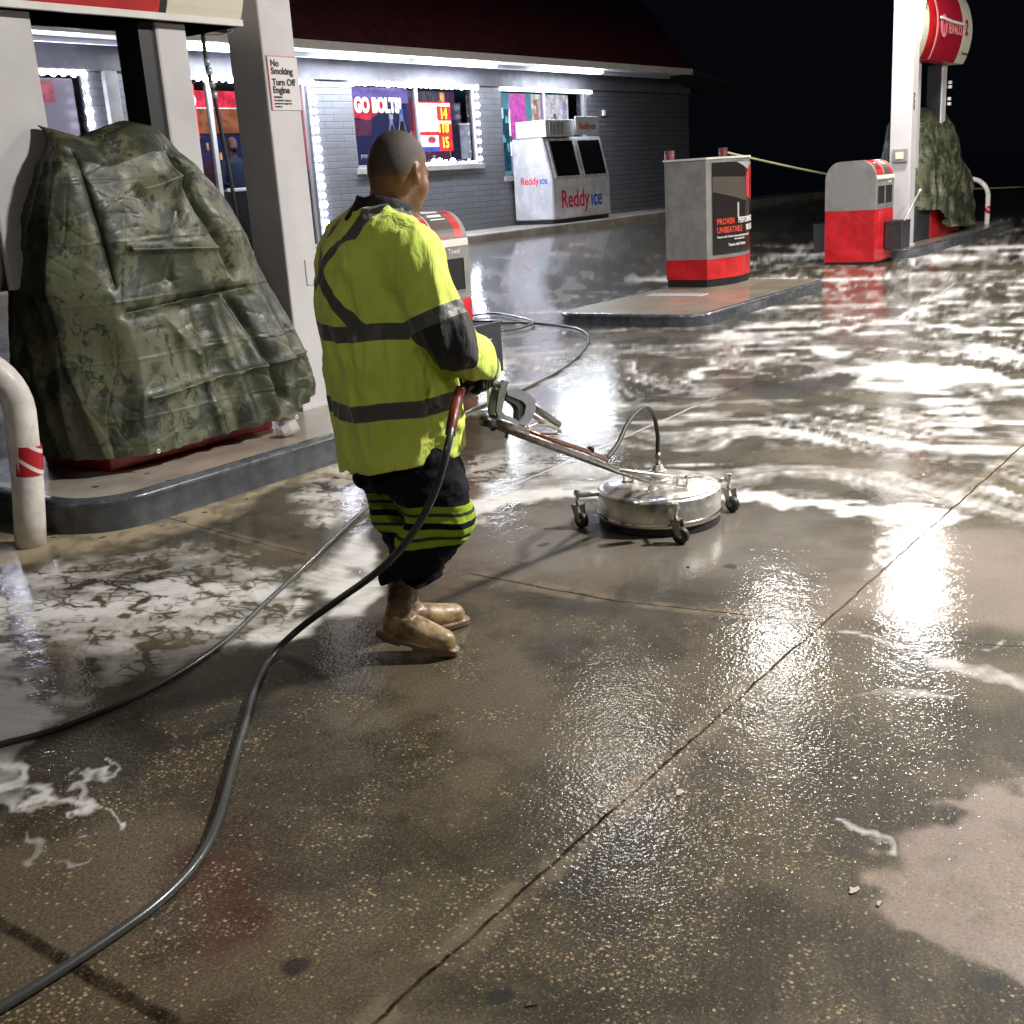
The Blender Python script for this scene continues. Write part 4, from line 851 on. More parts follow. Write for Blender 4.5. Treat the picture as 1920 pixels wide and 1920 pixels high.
tp2 = tarp('smaller camouflage tarp hanging over the far pump behind the white column',
     [(0, 19.45, 23.2, 5.84, 6.95), (.2, 19.42, 23.1, 5.86, 6.95), (.45, 19.5, 22.7, 5.88, 6.9), (.7, 19.7, 22.2, 5.92, 6.85), (.87, 19.85, 21.8, 5.98, 6.8), (.95, 19.95, 21.5, 6.08, 6.7), (1, 20.1, 21.2, 6.3, 6.4)],
     lambda x: np.interp(x, [19.3, 20, 20.6, 21.2, 22, 23.3], [2.2, 2.23, 2.27, 2.24, 2.1, 1.9]), lambda x: np.interp(x, [19.3, 20.2, 20.7, 23.2], [.66, .62, .30, .22]), 5, dict(amp=1.3, pleat=1.6))
for o_, (cx, cy, k) in ((tp2, (0, 0, 1)),): pass
# ------------------------------------------------------------------ hoop guards
def hoop(label, x, y, h, wd, rz, r=.052, lean=0):
    t_ = thing('hoop_guard', label, 'hoop guard', (x, y, 0), rz, 'white hoop guards at the island ends')
    R_ = wd/2; ln_ = lean; pts = [(0, 0, 0), (ln_*.15, 0, .15), (ln_*.3, 0, .3)]+[(ln_*.5-(R_-R_*cos(a_)), 0, h-R_+R_*sin(a_)) for a_ in np.linspace(0, pi, 22)]+[(-wd, 0, .3), (-wd, 0, 0)]
    tube('hoop', pts, r, M['post_paint'], t_, seg=20)
    tube('reflective_band', [(lean*.35, 0, .35), (lean*.47, 0, .49)], r+.0015, BAND, t_, seg=24, caps=False)
    return t_
n = NB('band_film'); P0 = n.obj(); x, y, z = n.xyz(P0)
sv = n.math('FRACT', n.math('MULTIPLY', n.math('ADD', z, n.math('MULTIPLY', x, .9)), 9.0))
n.set(Base_Color=n.mix(n.step(sv, .18, .22), (.7, .62, .6), (.40, .01, .02)), Roughness=.35); BAND = n.m
g = G(58, 1022)
hoop('white hoop guard with a red striped band at the near end of the tarped island', g[0]+.0, g[1]-.0, .93, .56, radians(-38), .073, .12)
hoop('white hoop guard standing right of the far tarp', 23.6, 5.95, 1.0, .7, radians(-90+0), .045)
# ------------------------------------------------------------------ windshield service units
def service(label, x, y, z0, s=1.0, w_=.72, dp=.72, both=False, rz=0):
    """front faces -y"""
    t_ = thing('service_unit', label, 'service unit', (x, y, z0), rz, 'windscreen service units')
    Hh = 1.40*s; zr = .74*s
    box('plinth', .01, w_-.01, .01, dp-.01, 0, .035, M['dark'], t_)
    box('red_base', 0, w_, 0, dp, .036, zr, M['red'], t_, bev=.006)
    k = 14; c_ = [(0, zr+.002), (0, zr+.40*s)]                       # side profile in (y,z): rounded shoulders
    zs = zr+.40*s
    for i in range(1, k): a_ = pi/2*i/k; c_.append((dp*.30*(1-cos(a_)), zs+(Hh-zs)*sin(a_)))
    c_ += [(dp*.30, Hh), (dp*.70, Hh)]
    for i in range(1, k): a_ = pi/2*(1-i/k); c_.append((dp-dp*.30*(1-cos(a_)), zs+(Hh-zs)*sin(a_)))
    c_ += [(dp, zs), (dp, zr+.002)]
    bm = bmesh.new(); A_ = [bm.verts.new((0, yy, zz)) for yy, zz in c_]; B_ = [bm.verts.new((w_, yy, zz)) for yy, zz in c_]
    bm.faces.new(A_); bm.faces.new(B_[::-1])
    for i in range(len(A_)): bm.faces.new((A_[i], A_[(i+1) % len(A_)], B_[(i+1) % len(A_)], B_[i]))
    from_bm('grey_hood', bm, M['grey_panel'], t_)
    prism('side_panel', [(dp*.12, zr+.05), (dp*.88, zr+.05), (dp*.88, zs), (dp*.66, Hh-.06), (dp*.34, Hh-.06), (dp*.12, zs)], (-.003, 0, 0), (0, 1, 0), (0, 0, 1), -.003, simple('side_grey', (.24, .235, .225), .5), t_)
    # poster film following the curved shoulder (front)
    def film(name, u0, u1, t0, t1, m, off=.004):
        bm = bmesh.new(); pr_ = []
        for i in range(11):
            a_ = pi/2*(t0+(t1-t0)*i/10); pr_.append((dp*.30*(1-cos(a_))-off*cos(a_), zs+(Hh-zs)*sin(a_)+off*sin(a_)))
        va = [bm.verts.new((u0, yy, zz)) for yy, zz in pr_]; vb = [bm.verts.new((u1, yy, zz)) for yy, zz in pr_]
        for i in range(10): bm.faces.new((va[i], vb[i], vb[i+1], va[i+1]))
        return from_bm(name, bm, m, t_)
    film('poster_red', .05, w_-.05, .16, .92, simple('unit_poster_red', (.55, .03, .03), .3, coat=.3), .004)
    film('poster_dark', w_*.46, w_*.80, .18, .90, simple('unit_poster_dark', (.10, .08, .07), .3, coat=.3), .006)
    film('poster_blot', .12, w_*.36, .35, .72, simple('unit_poster_blot', (.09, .02, .02), .3), .006)
    film('white_rule', w_*.435, w_*.45, .16, .92, M['ink_white'], .007)
    film('white_text', w_*.50, w_*.76, .77, .86, M['ink_white'], .009); film('white_text', w_*.52, w_*.74, .62, .70, M['ink_white'], .009); film('white_text', w_*.52, w_*.76, .54, .57, M['ink_white'], .009); film('white_text', .16, w_*.28, .60, .66, M['ink_white'], .009)
    film('white_lip', .01, w_-.01, .0, .13, M['light_trim'], .008)
    for x0 in (.07, w_*.52):
        ww = w_*.37
        box('opening', x0, x0+ww, -.004, .001, zr+.07*s, zr+.31*s, M['dark'], t_)
        bm = bmesh.new(); q = .012
        bbox(bm, x0-q, x0+ww+q, -.010, -.002, zr+.31*s, zr+.31*s+q); bbox(bm, x0-q, x0+ww+q, -.010, -.002, zr+.07*s-q, zr+.07*s); bbox(bm, x0-q, x0, -.010, -.002, zr+.07*s, zr+.31*s); bbox(bm, x0+ww, x0+ww+q, -.010, -.002, zr+.07*s, zr+.31*s)
        from_bm('opening_rim', bm, M['grey_panel'], t_)
    text('lettering', 'Towel', .055, M['ink_white'], (w_*.64, -.006, zr+.345*s), (1, 0, 0), (0, 0, 1), t_, extr=.0008)
    def bucket(x0, x1, y0, y1, z0_, z1_):
        bk = box('bucket', x0, x1, y0, y1, z0_, z1_-.002, M['bin'], t_, bev=.012)
        bm = bmesh.new(); q = .014
        bbox(bm, x0-.004, x1+.004, y0-.004, y0+q, z1_-.012, z1_+.012); bbox(bm, x0-.004, x1+.004, y1-q, y1+.004, z1_-.012, z1_+.012); bbox(bm, x0-.004, x0+q, y0+q, y1-q, z1_-.012, z1_+.012); bbox(bm, x1-q, x1+.004, y0+q, y1-q, z1_-.012, z1_+.012)
        from_bm('bucket_rim', bm, M['bin'], bk); box('bucket_inside', x0+q, x1-q, y0+q, y1-q, z1_-.001, z1_+.0015, M['dark'], bk)
        return bk
    bucket(w_*.50, w_*.98, -.27, -.01, .17*s, .55*s)
    if both: bucket(w_*.3, w_*.9, dp+.01, dp+.27, .17*s, .55*s)
    return t_
s1 = service('grey and red windscreen service unit with towel slots just beyond the worker', 6.20, 5.42, .0, .965, .70, .68)
text('bucket_mark', 'c', .07, M['ink_white'], (6.72, 5.145, .40), (1, 0, 0), (0, 0, 1), s1).matrix_parent_inverse = Matrix.Translation((-6.20, -5.42, 0))
s2 = service('grey and red windscreen service unit in front of the far white column', 17.12, 5.88, .0, 1.06, .80, .76, True)
for (a, b, lab, rr2) in (((6.62, 5.30, .42), (6.58, 5.36, .77), 'black squeegee standing in the bucket of the near service unit', .014), ((17.75, 5.72, .45), (18.25, 5.6, .98), 'grey squeegee leaning out of the bucket of the far service unit', .016)):
    sq = thing('squeegee', lab, 'squeegee', group='squeegees in the buckets'); tube('handle', [a, b], rr2, M['black_plastic'] if rr2 < .015 else M['alu'], sq, seg=8)
    e_ = np.array(b); tube('knob', [e_, e_+(np.array(b)-np.array(a))*.05], rr2*1.25, M['light_trim'], sq, seg=8)
# ------------------------------------------------------------------ poster cabinet on the middle island
ac = thing('poster_cabinet', 'tall grey cabinet with a red base and black poster on the middle island', 'cabinet', (12.95, 6.50, .121))
def dshape(x0, x1, y0, y1, bul):
    return [(x0, y1), (x0, y0)]+[(x0+(x1-x0)*t, y0-bul*sin(pi*t)**.9+.0) for t in np.linspace(.04, .96, 22)]+[(x1, y0), (x1, y1)]
def dpr(name, z0, z1, m, g_=0, par=ac, bul=.17):
    P_ = [(x, y) for x, y in dshape(-g_, 1.22+g_, -g_, .56+g_, bul)]
    bm = bmesh.new(); a = [bm.verts.new((x, y, z0)) for x, y in P_]; b = [bm.verts.new((x, y, z1)) for x, y in P_]
    bm.faces.new(a[::-1]); bm.faces.new(b)
    for i in range(len(a)): bm.faces.new((a[i], a[(i+1) % len(a)], b[(i+1) % len(a)], b[i]))
    return from_bm(name, bm, m, par)
dpr('black_plinth', 0, .09, M['dark'], -.01); dpr('red_base', .09, .33, M['red'], 0); cb_ = dpr('grey_body', .332, 1.50, M['grey_panel'], -.002); dpr('top_cap', 1.502, 1.525, M['light_trim'], .012)
M['red'].node_tree
# poster on the bowed face
def bowed(name, t0, t1, z0, z1, m, off, k=14):
    bm = bmesh.new(); va, vb = [], []
    for i in range(k+1):
        t = t0+(t1-t0)*i/k; x = 1.22*t; y = -.17*sin(pi*t)**.9-off; va.append(bm.verts.new((x, y, z0(t) if callable(z0) else z0))); vb.append(bm.verts.new((x, y, z1(t) if callable(z1) else z1)))
    for i in range(k): bm.faces.new((va[i], va[i+1], vb[i+1], vb[i]))
    return from_bm(name, bm, m, ps)
ps = thing('poster', 'black poster with a red car streak on the bowed face of the grey cabinet', 'poster', (12.95, 6.50, .121))
pm = lambda nm, c_: simple(nm, c_, .25, coat=.4)
bowed('sheet', .06, .97, .38, 1.46, pm('poster_black', (.022, .018, .018)), .010)
bowed('grey_road', .06, .62, lambda t: 1.12-.25*(t-.06), lambda t: 1.30-.05*(t-.06), pm('poster_grey', (.10, .085, .07)), .012)
bowed('pale_sky', .40, .97, lambda t: 1.455-.35*(t-.40), 1.457, pm('poster_pale', (.42, .42, .43)), .012)
bowed('red_car', .60, .97, lambda t: .98+.20*abs(t-.78)*2, lambda t: 1.30+.12*sin((t-.6)*8), pm('poster_car', (.62, .035, .04)), .015)
bowed('red_shade', .74, .77, 1.0, 1.3, pm('poster_car_dark', (.12, .01, .01)), .017)
bowed('white_dash', .40, .43, .80, .98, pm('poster_dash', (.5, .5, .45)), .015)
def ptext(s_, x0, z0, size, m, sx=1.0):
    o = text('lettering', s_, size, m, (0, 0, 0), (1, 0, 0), (0, 0, 1), ps, extr=.001, bold=size*.02, sx=sx)
    for v in o.data.vertices:
        X = v.co.x+x0; t = min(max(X/1.22, .001), .999); v.co = Vector((X, -.17*sin(pi*t)**.9-.018+v.co.y, v.co.z+z0))
ptext('PROVEN', .12, .735, .098, M['ink_orange'], .80); ptext('PERFORMANCE', .50, .735, .098, M['ink_white'], .80)
ptext('UNBEATABLE', .12, .635, .098, M['ink_orange'], .80); ptext('MILEAGE', .72, .635, .098, M['ink_white'], .85)
ptext('Texaco with Techron cleans and protects your engine', .12, .575, .034, M['ink_white'], .95); ptext('for a smoother drive', .42, .54, .03, M['ink_white'], .95)
ptext('Texaco with Techron', .30, .47, .046, M['ink_white'], .95); ptext('texaco.com', .45, .42, .024, M['ink'], .95)
dg_ = tag(box('drain_grate', 12.05, 12.28, 6.15, 6.85, .121, .127, M['white_paint']), 'small pale slotted grate in front of the poster cabinet', 'grate')
bm = bmesh.new()
for k in range(12): bbox(bm, 12.07, 12.26, 6.18+k*.055, 6.20+k*.055, .1272, .1285)
from_bm('slots', bm, M['dark'], dg_)
cu_ = tag(lathe('crushed_cup', [(0, 0), (.032, 0), (.04, .05), (.038, .10), (.036, .10), (.03, .006), (0, .006)], M['ink_white'], seg=18), 'crumpled white paper cup lying on the island under the tarp', 'cup')
cu_.location = (4.55, 5.06, .2); cu_.rotation_euler = (1.2, .3, .8)
# ------------------------------------------------------------------ implicit surfaces for the figures
class Sdf:
    def __init__(s, lo, hi, h):
        s.lo, s.h = np.array(lo, float), h; s.n = np.ceil((np.array(hi)-lo)/h).astype(int)+1
        ax = [s.lo[i]+h*np.arange(s.n[i]) for i in range(3)]
        s.X, s.Y, s.Z = [a.astype(np.float32) for a in np.meshgrid(*ax, indexing='ij')]; s.f = np.full(s.X.shape, 9, np.float32)
    def loc(s, c, rz=0, rx=0):
        x, y, z = s.X-c[0], s.Y-c[1], s.Z-c[2]
        if rz: x, y = x*cos(rz)+y*sin(rz), -x*sin(rz)+y*cos(rz)
        if rx: y, z = y*cos(rx)+z*sin(rx), -y*sin(rx)+z*cos(rx)
        return x, y, z
    def smin(s, d, k):
        if k <= 0: s.f = np.minimum(s.f, d); return
        h = np.clip(.5+.5*(d-s.f)/k, 0, 1); s.f = (d*(1-h)+s.f*h-k*h*(1-h)).astype(np.float32); 
    def smin(s, d, k):
        if k <= 0: s.f = np.minimum(s.f, d); return
        h = np.maximum(k-np.abs(s.f-d), 0)/k; s.f = (np.minimum(s.f, d)-h*h*k*.25).astype(np.float32)
    def sub(s, d, k=.004):
        d = -d; h = np.maximum(k-np.abs(s.f-d), 0)/k; s.f = (np.maximum(s.f, d)+h*h*k*.25).astype(np.float32)
    def ell(s, c, r, k=.02, rz=0, rx=0, op='+'):
        x, y, z = s.loc(c, rz, rx); q = np.sqrt((x/r[0])**2+(y/r[1])**2+(z/r[2])**2); q2 = np.sqrt((x/r[0]**2)**2+(y/r[1]**2)**2+(z/r[2]**2)**2)+1e-6
        d = q*(q-1)/q2
        if op == '+': s.smin(d, k)
        else: s.sub(d, k)
    def cap(s, a, b, ra, rb, k=.02, flat=None):
        a, b = np.array(a, float), np.array(b, float); ba = b-a; L = ba@ba
        t = np.clip(((s.X-a[0])*ba[0]+(s.Y-a[1])*ba[1]+(s.Z-a[2])*ba[2])/L, 0, 1)
        d = np.sqrt((s.X-a[0]-t*ba[0])**2+(s.Y-a[1]-t*ba[1])**2+(s.Z-a[2]-t*ba[2])**2)-(ra+(rb-ra)*t)
        s.smin(d, k)
    def loft(s, prof, k=.02, p=2.3):
        A = np.array(prof); z = s.Z
        cx, cy, a, b = [np.interp(z, A[:, 0], A[:, i]).astype(np.float32) for i in (1, 2, 3, 4)]
        q = (np.abs((s.X-cx)/a)**p+np.abs((s.Y-cy)/b)**p)**(1/p); d = (q-1)*np.minimum(a, b)
        d = np.maximum(d, np.maximum(A[0, 0]-z, z-A[-1, 0])); s.smin(d, k)
    def disp(s, v): s.f = (s.f+v).astype(np.float32)
    def mesh(s, name, m, parent=None):
        f = s.f; sg = f < 0; nx, ny, nz = f.shape
        c = np.zeros((nx-1, ny-1, nz-1), np.int8)
        for i in (0, 1):
            for j in (0, 1):
                for k in (0, 1): c += sg[i:nx-1+i, j:ny-1+j, k:nz-1+k]
        act = (c > 0) & (c < 8); ids = -np.ones(act.shape, np.int64); I = np.argwhere(act); ids[tuple(I.T)] = np.arange(len(I))
        acc = np.zeros((len(I), 3)); cnt = np.zeros(len(I))
        for ax in range(3):
            o = [0, 0, 0]; o[ax] = 1; oth = [x for x in range(3) if x != ax]
            for u in (0, 1):
                for v in (0, 1):
                    q = [0, 0, 0]; q[oth[0]] = u; q[oth[1]] = v
                    A = I+q; B = A+o; fa_ = f[tuple(A.T)]; fb = f[tuple(B.T)]; mk = (fa_ < 0) != (fb < 0)
                    t = np.where(mk, fa_/(fa_-fb+1e-12), 0); P_ = np.array(q, float)[None]+t[:, None]*np.array(o)
                    acc += P_*mk[:, None]; cnt += mk
        V = s.lo+(I+acc/cnt[:, None])*s.h; Fs = []
        for ax in range(3):
            sl0 = [slice(1, -1)]*3; sl1 = [slice(1, -1)]*3; sl0[ax] = slice(0, -1); sl1[ax] = slice(1, None)
            a_, b_ = sg[tuple(sl0)], sg[tuple(sl1)]; E_ = np.argwhere(a_ != b_); fl = a_[tuple(E_.T)]
            off = np.array([1, 1, 1]); off[ax] = 0; E2 = E_+off; oth = [(ax+1) % 3, (ax+2) % 3]
            q = []
            for (u, v) in ((-1, -1), (0, -1), (0, 0), (-1, 0)):
                w_ = E2.copy(); w_[:, oth[0]] += u; w_[:, oth[1]] += v; q.append(ids[tuple(w_.T)])
            q = np.stack(q, 1); q[~fl] = q[~fl][:, ::-1]; Fs.append(q)
        Fq = np.concatenate(Fs); Fq = Fq[(Fq >= 0).all(1)]
        o = from_np(name, V, Fq, m, parent); s.V = V; return o
def wr(X, Y, Z, s, oz, k=(1, 1, 1)): return np.abs(fbm(X*s*k[0]+oz, Y*s*k[1]+oz*2, Z*s*k[2], 3, .5))

# ------------------------------------------------------------------ materials for the worker
def skin(name, c1, c2, c3=None):
    n = NB(name); P0 = n.obj(); cc = n.mix(n.step(n.noise(P0, 16, 4), .3, .7), c1, c2)
    n.set(Base_Color=cc, Roughness=.45, Normal=n.bump(n.noise(P0, 160, 3), .25, .002)); n.b.inputs['Subsurface Weight'].default_value = .05; n.b.inputs['Subsurface Radius'].default_value = (.01, .004, .002); return n
n = skin('skin_dark', (.20, .095, .055), (.28, .135, .078)); M['skin'] = n.m
n = NB('short_hair'); P0 = n.obj(); hf = n.noise(P0, 260, 3, .7)
n.set(Base_Color=n.mix(n.attr('fade'), n.mix(hf, (.030, .024, .019), (.085, .068, .052)), (.225, .108, .063)), Roughness=.6, Normal=n.bump(hf, .8, .003)); M['hair'] = n.m
LIME, TAPE = (.50, .70, .035), (.060, .062, .058)
n = NB('hi_vis_cloth'); P0 = n.obj(); cl = n.mix(n.step(n.noise(P0, 9, 4), .3, .7), (.70, .88, .11), (.84, .98, .16))
cl = n.mix(n.step(n.attr('tape'), -.0008, .0008), cl, n.mix(n.noise(P0, 90, 2), (.075, .078, .075), (.14, .145, .135)))
cl = n.mix(n.step(n.attr('blk'), -.0008, .0008), cl, (.014, .014, .016))
cl = n.mix(n.math('MULTIPLY', n.step(n.noise(P0, 5, 5, .7), .6, .8), .35), cl, (.12, .13, .03))
pl = n.math('MULTIPLY', n.math('ABSOLUTE', n.math('SUBTRACT', n.noise(n.mapv(P0, (1, 1, .22)), 15, 3, .6, .8), .5)), 1)
n.set(Base_Color=cl, Roughness=n.mix(n.step(n.attr('tape'), -.001, .001), (.75,)*3, (.42,)*3), Normal=n.bump(n.math('ADD', n.math('MULTIPLY', pl, 1.2), n.math('MULTIPLY', n.noise(P0, 420, 2), .05)), .8, .016), Sheen_Weight=.2); M['hivis'] = n.m
n = NB('navy_trousers'); P0 = n.obj(); cl = n.mix(n.noise(P0, 10, 4), (.0025, .003, .006), (.006, .007, .013))
cl = n.mix(n.step(n.attr('tape'), -.0008, .0008), cl, (.30, .44, .03)); cl = n.mix(n.step(n.attr('blk'), -.0008, .0008), cl, (.045, .045, .042))
n.set(Base_Color=cl, Roughness=.85, Specular_IOR_Level=.2, Normal=n.bump(n.math('ABSOLUTE', n.math('SUBTRACT', n.noise(P0, 14, 3), .5)), .5, .012)); M['navy'] = n.m
n = NB('tan_boot'); P0 = n.obj(); cl = n.mix(n.step(n.noise(P0, 14, 5, .65), .35, .7), (.14, .085, .035), (.52, .36, .18)); cl = n.mix(n.step(n.xyz(P0)[2], .07, .17), cl, (.085, .050, .024)); cl = n.mix(n.step(n.attr('tape'), -.001, .001), cl, (.16, .10, .055))  # muddy brown shaft, its shade painted in as darkening with height
n.set(Base_Color=cl, Roughness=.5, Normal=n.bump(n.noise(P0, 30, 5), .45, .006), Coat_Weight=.25, Coat_Roughness=.3); M['boot'] = n.m
M['glove'] = simple('black_glove', (.012, .012, .013), .5, bump=.4, bs=120)
M['collar'] = simple('black_collar', (.010, .010, .012), .75, bump=.3, bs=90)

# ------------------------------------------------------------------ worker: local frame x=right, y=forward
MAN = np.array([2.816, 2.56, 0]); FACE = radians(-22)
man = thing('person', 'worker in lime hi-vis top and dark trousers guiding the steel surface cleaner', 'person', tuple(MAN), FACE-pi/2)
def toworld(p): c, s_ = cos(FACE-pi/2), sin(FACE-pi/2); return np.array([MAN[0]+c*p[0]-s_*p[1], MAN[1]+s_*p[0]+c*p[1], p[2]])
def toman(p): c, s_ = cos(FACE-pi/2), sin(FACE-pi/2); q = np.array(p)-MAN; return np.array([c*q[0]+s_*q[1], -s_*q[0]+c*q[1], p[2]])
HC = np.array([.0, .085, 1.592]); HY = radians(18); HP = radians(-12)
def H(x, y, z):                                # head-local to man-local
    y2, z2 = y*cos(HP)-z*sin(HP), y*sin(HP)+z*cos(HP)
    return (HC[0]+x*cos(HY)-y2*sin(HY), HC[1]+x*sin(HY)+y2*cos(HY), HC[2]+z2)
SHR, ELR, WRR = (.19, -.01, 1.37), (.275, .055, 1.085), (.150, .255, .955)
SHL, ELL, WRL = (-.19, -.03, 1.37), (-.27, .00, 1.10), (-.12, .27, .93)
HANDR = np.array([.125, .315, .925]); HANDL = np.array([-.085, .345, .885])
KNR, ANR = (.105, .055, .47), (.07, -.075, .24); KNL, ANL = (-.08, .01, .46), (-.07, .03, .22)
HPR, HPL = (.105, .01, .86), (-.10, .0, .86)
S = Sdf((-.36, -.24, .10), (.36, .42, 1.76), .0055)
S.loft([(.80, 0, 0, .15, .13), (.95, 0, 0, .155, .13), (1.1, 0, -.01, .15, .12), (1.3, 0, -.02, .16, .115), (1.40, 0, -.02, .12, .09), (1.44, 0, -.01, .07, .07)], 0)
for a, b, ra, rb in ((SHR, ELR, .05, .042), (ELR, WRR, .04, .028), (SHL, ELL, .05, .042), (ELL, WRL, .04, .028), (HPR, KNR, .085, .06), (KNR, ANR, .055, .04), (HPL, KNL, .085, .06), (KNL, ANL, .055, .04), ((.2, .18, 1.01), WRR, .03, .02), ((-.16, .2, .98), WRL, .03, .02), ((.13, -.02, 1.37), SHR, .06, .05), ((-.13, -.02, 1.37), SHL, .06, .05)): S.cap(a, b, ra, rb, .03)
S.cap((0, -.01, 1.40), H(0, -.028, -.045), .066, .062, .02)
S.cap((0, .03, 1.40), H(0, .02, -.08), .055, .045, .02)
def headshape(S, grow=0):
    S.ell(H(0, -.014, .034), (.079+grow, .098+grow, .090+grow), .02, HY, HP)
    S.ell(H(0, -.035, -.01), (.072+grow, .075+grow, .07+grow), .03, HY, HP)
headshape(S)
for c, r, k in (((0, .035, -.03), (.062, .060, .078), .025), ((0, .045, -.088), (.047, .045, .032), .022), ((.036, .055, -.04), (.03, .03, .034), .02), ((-.036, .055, -.04), (.03, .03, .034), .02), ((0, .078, .018), (.052, .018, .012), .012), ((0, .094, -.068), (.024, .012, .010), .008), ((0, .082, -.098), (.022, .018, .016), .012)): S.ell(H(*c), r, k, HY, HP)
S.cap(H(0, .090, .004), H(0, .112, -.030), .008, .014, .012)
S.ell(H(.012, .100, -.036), (.009, .012, .008), .006, HY, HP); S.ell(H(-.012, .100, -.036), (.009, .012, .008), .006, HY, HP)
for sx_ in (1, -1):
    S.ell(H(.030*sx_, .098, .002), (.016, .014, .010), .01, HY, HP, '-')
    S.ell(H(.030*sx_, .083, .001), (.013, .012, .012), .004, HY, HP)
    S.ell(H(.080*sx_, -.006, -.008), (.013, .021, .034), .008, HY+radians(22)*sx_, HP); S.ell(H(.093*sx_, -.001, -.002), (.009, .011, .019), .004, HY, HP, '-')
    S.ell(H(.079*sx_, .002, -.034), (.009, .010, .012), .006, HY, HP)
body = S.mesh('body', M['skin'], man)
S = Sdf((-.14, -.09, 1.50), (.14, .24, 1.74), .004)
headshape(S, .0014)
hx, hy, hz = S.loc(tuple(HC), HY, 0); hy, hz = hy*cos(HP)+hz*sin(HP), -hy*sin(HP)+hz*cos(HP)
hl = np.interp(hy, [-.12, -.06, -.02, .02, .05, .07, .085], [-.075, -.075, -.02, .0, .018, .05, .065])
S.sub(-(hl-hz)*-1*-1, .006) if False else None
S.f = np.maximum(S.f, (hl-hz).astype(np.float32)*.8)
hair = S.mesh('hair', M['hair'], body)
v_ = S.V-HC; c_, s_ = cos(HY), sin(HY); hx, hy = v_[:, 0]*c_+v_[:, 1]*s_, -v_[:, 0]*s_+v_[:, 1]*c_; hz = v_[:, 2]; hy, hz = hy*cos(HP)+hz*sin(HP), -hy*sin(HP)+hz*cos(HP)
attr(hair, 'fade', 1-ss(hz-np.interp(hy, [-.12, -.06, -.02, .02, .05, .07, .085], [-.075, -.075, -.02, .0, .018, .05, .065]), .0, .085))
# beard shadow along the jaw
# top: torso and right/left sleeves
S = Sdf((-.40, -.30, .62), (.42, .40, 1.56), .0052)
S.loft([(.655, .0, .0, .225, .208), (.70, .0, .0, .228, .212), (.80, 0, -.002, .230, .210), (.95, 0, -.010, .225, .205), (1.10, 0, -.025, .215, .198), (1.22, 0, -.038, .210, .190), (1.32, 0, -.045, .205, .178), (1.38, 0, -.042, .185, .158), (1.43, 0, -.025, .140, .118), (1.475, 0, -.012, .088, .085)], 0, 2.25)
X, Y, Z = S.X, S.Y, S.Z
S.cap((.13, -.03, 1.375), (.205, -.01, 1.335), .088, .092, .05); S.cap((-.13, -.04, 1.375), (-.205, -.03, 1.335), .088, .088, .05)
S.cap((.215, -.005, 1.30), (.262, .035, 1.135), .092, .086, .035); S.cap((-.215, -.03, 1.31), (-.262, -.01, 1.135), .085, .080, .03)
S.cap((.262, .035, 1.135), (.278, .070, 1.07), .078, .076, .02); S.cap((.278, .070, 1.07), (.215, .175, 1.00), .074, .070, .015); S.cap((.215, .175, 1.00), (.160, .250, .955), .064, .046, .02)
S.cap((-.262, -.01, 1.135), (-.26, .03, 1.08), .070, .066, .02); S.cap((-.26, .03, 1.08), (-.14, .245, .94), .066, .045, .02)
dsp = .030*wr(X, Y, Z, 3.6, 1, (1, 1, .38))+.016*wr(X, Y, Z, 8, 4, (1, 1, .4))+.034*np.abs(pn(X*9+Y*9+Z*1.2, Z*1.0, 3.))*ss(1.3-Z, 0, .35)-.020
arm = np.exp(-((X-.25)**2+(Y-.1)**2)/.012)*(Z < 1.2); dsp += arm*(.020*wr(X, Y, Z, 9, 6, (.6, .6, 1.5))-.006)
dsp += -.012*np.exp(-((Z-.80+.5*X*X)/.05)**2)*(Y > -.05)*.6
hem = .665+.018*np.sin(X*9+Y*7)+.03*(Y > 0)*Y*3
S.disp(dsp); S.f = np.maximum(S.f, (hem-S.Z)); S.ell((0, .03, 1.56), (.078, .082, .10), .006, 0, 0, '-')
top = S.mesh('hi_vis_top', M['hivis'], man); V = S.V
x, y, z = V[:, 0], V[:, 1], V[:, 2]
def bnd(q, c, hw): return hw-np.abs(q-c)
# arm coordinate for the right and left arms
def armc(a, b):
    a, b = np.array(a), np.array(b); d = b-a; L = np.linalg.norm(d); d = d/L; t = (V-a)@d; r = np.linalg.norm((V-a)-t[:, None]*d, axis=1); return t, r, L
tU, rU, LU = armc(SHR, ELR); tF, rF, LF = armc(ELR, WRR)
tU2, rU2, _ = armc(SHL, ELL); tF2, rF2, LF2 = armc(ELL, WRL)
def dc(a, b, ra, rb):
    a, b = np.array(a), np.array(b); ba = b-a; t = np.clip((V-a)@ba/(ba@ba), 0, 1); return np.linalg.norm(V-a-t[:, None]*ba, axis=1)-(ra+(rb-ra)*t)
TP = np.array([(.655, .0, .0, .225, .208), (.95, 0, -.010, .225, .205), (1.10, 0, -.025, .215, .198), (1.32, 0, -.045, .205, .178), (1.40, 0, -.04, .17, .14)])
qx, qy, qa, qb = [np.interp(z, TP[:, 0], TP[:, i]) for i in (1, 2, 3, 4)]; dT = (np.sqrt(((x-qx)/qa)**2+((y-qy)/qb)**2)-1)*np.minimum(qa, qb)
dR = np.minimum(np.minimum(dc((.215, -.005, 1.30), (.262, .035, 1.135), .092, .086), dc((.262, .035, 1.135), (.278, .070, 1.07), .078, .076)), np.minimum(dc((.278, .070, 1.07), (.215, .175, 1.00), .074, .070), dc((.215, .175, 1.00), (.160, .250, .955), .064, .046)))
armR = (x > .180) & (z < 1.30) & (rU < .115) & (z > 1.06) | (x > .10) & (rF < .095) & (y > .15)
armR |= (rF < .09) & (x > .205) & (z < 1.2)
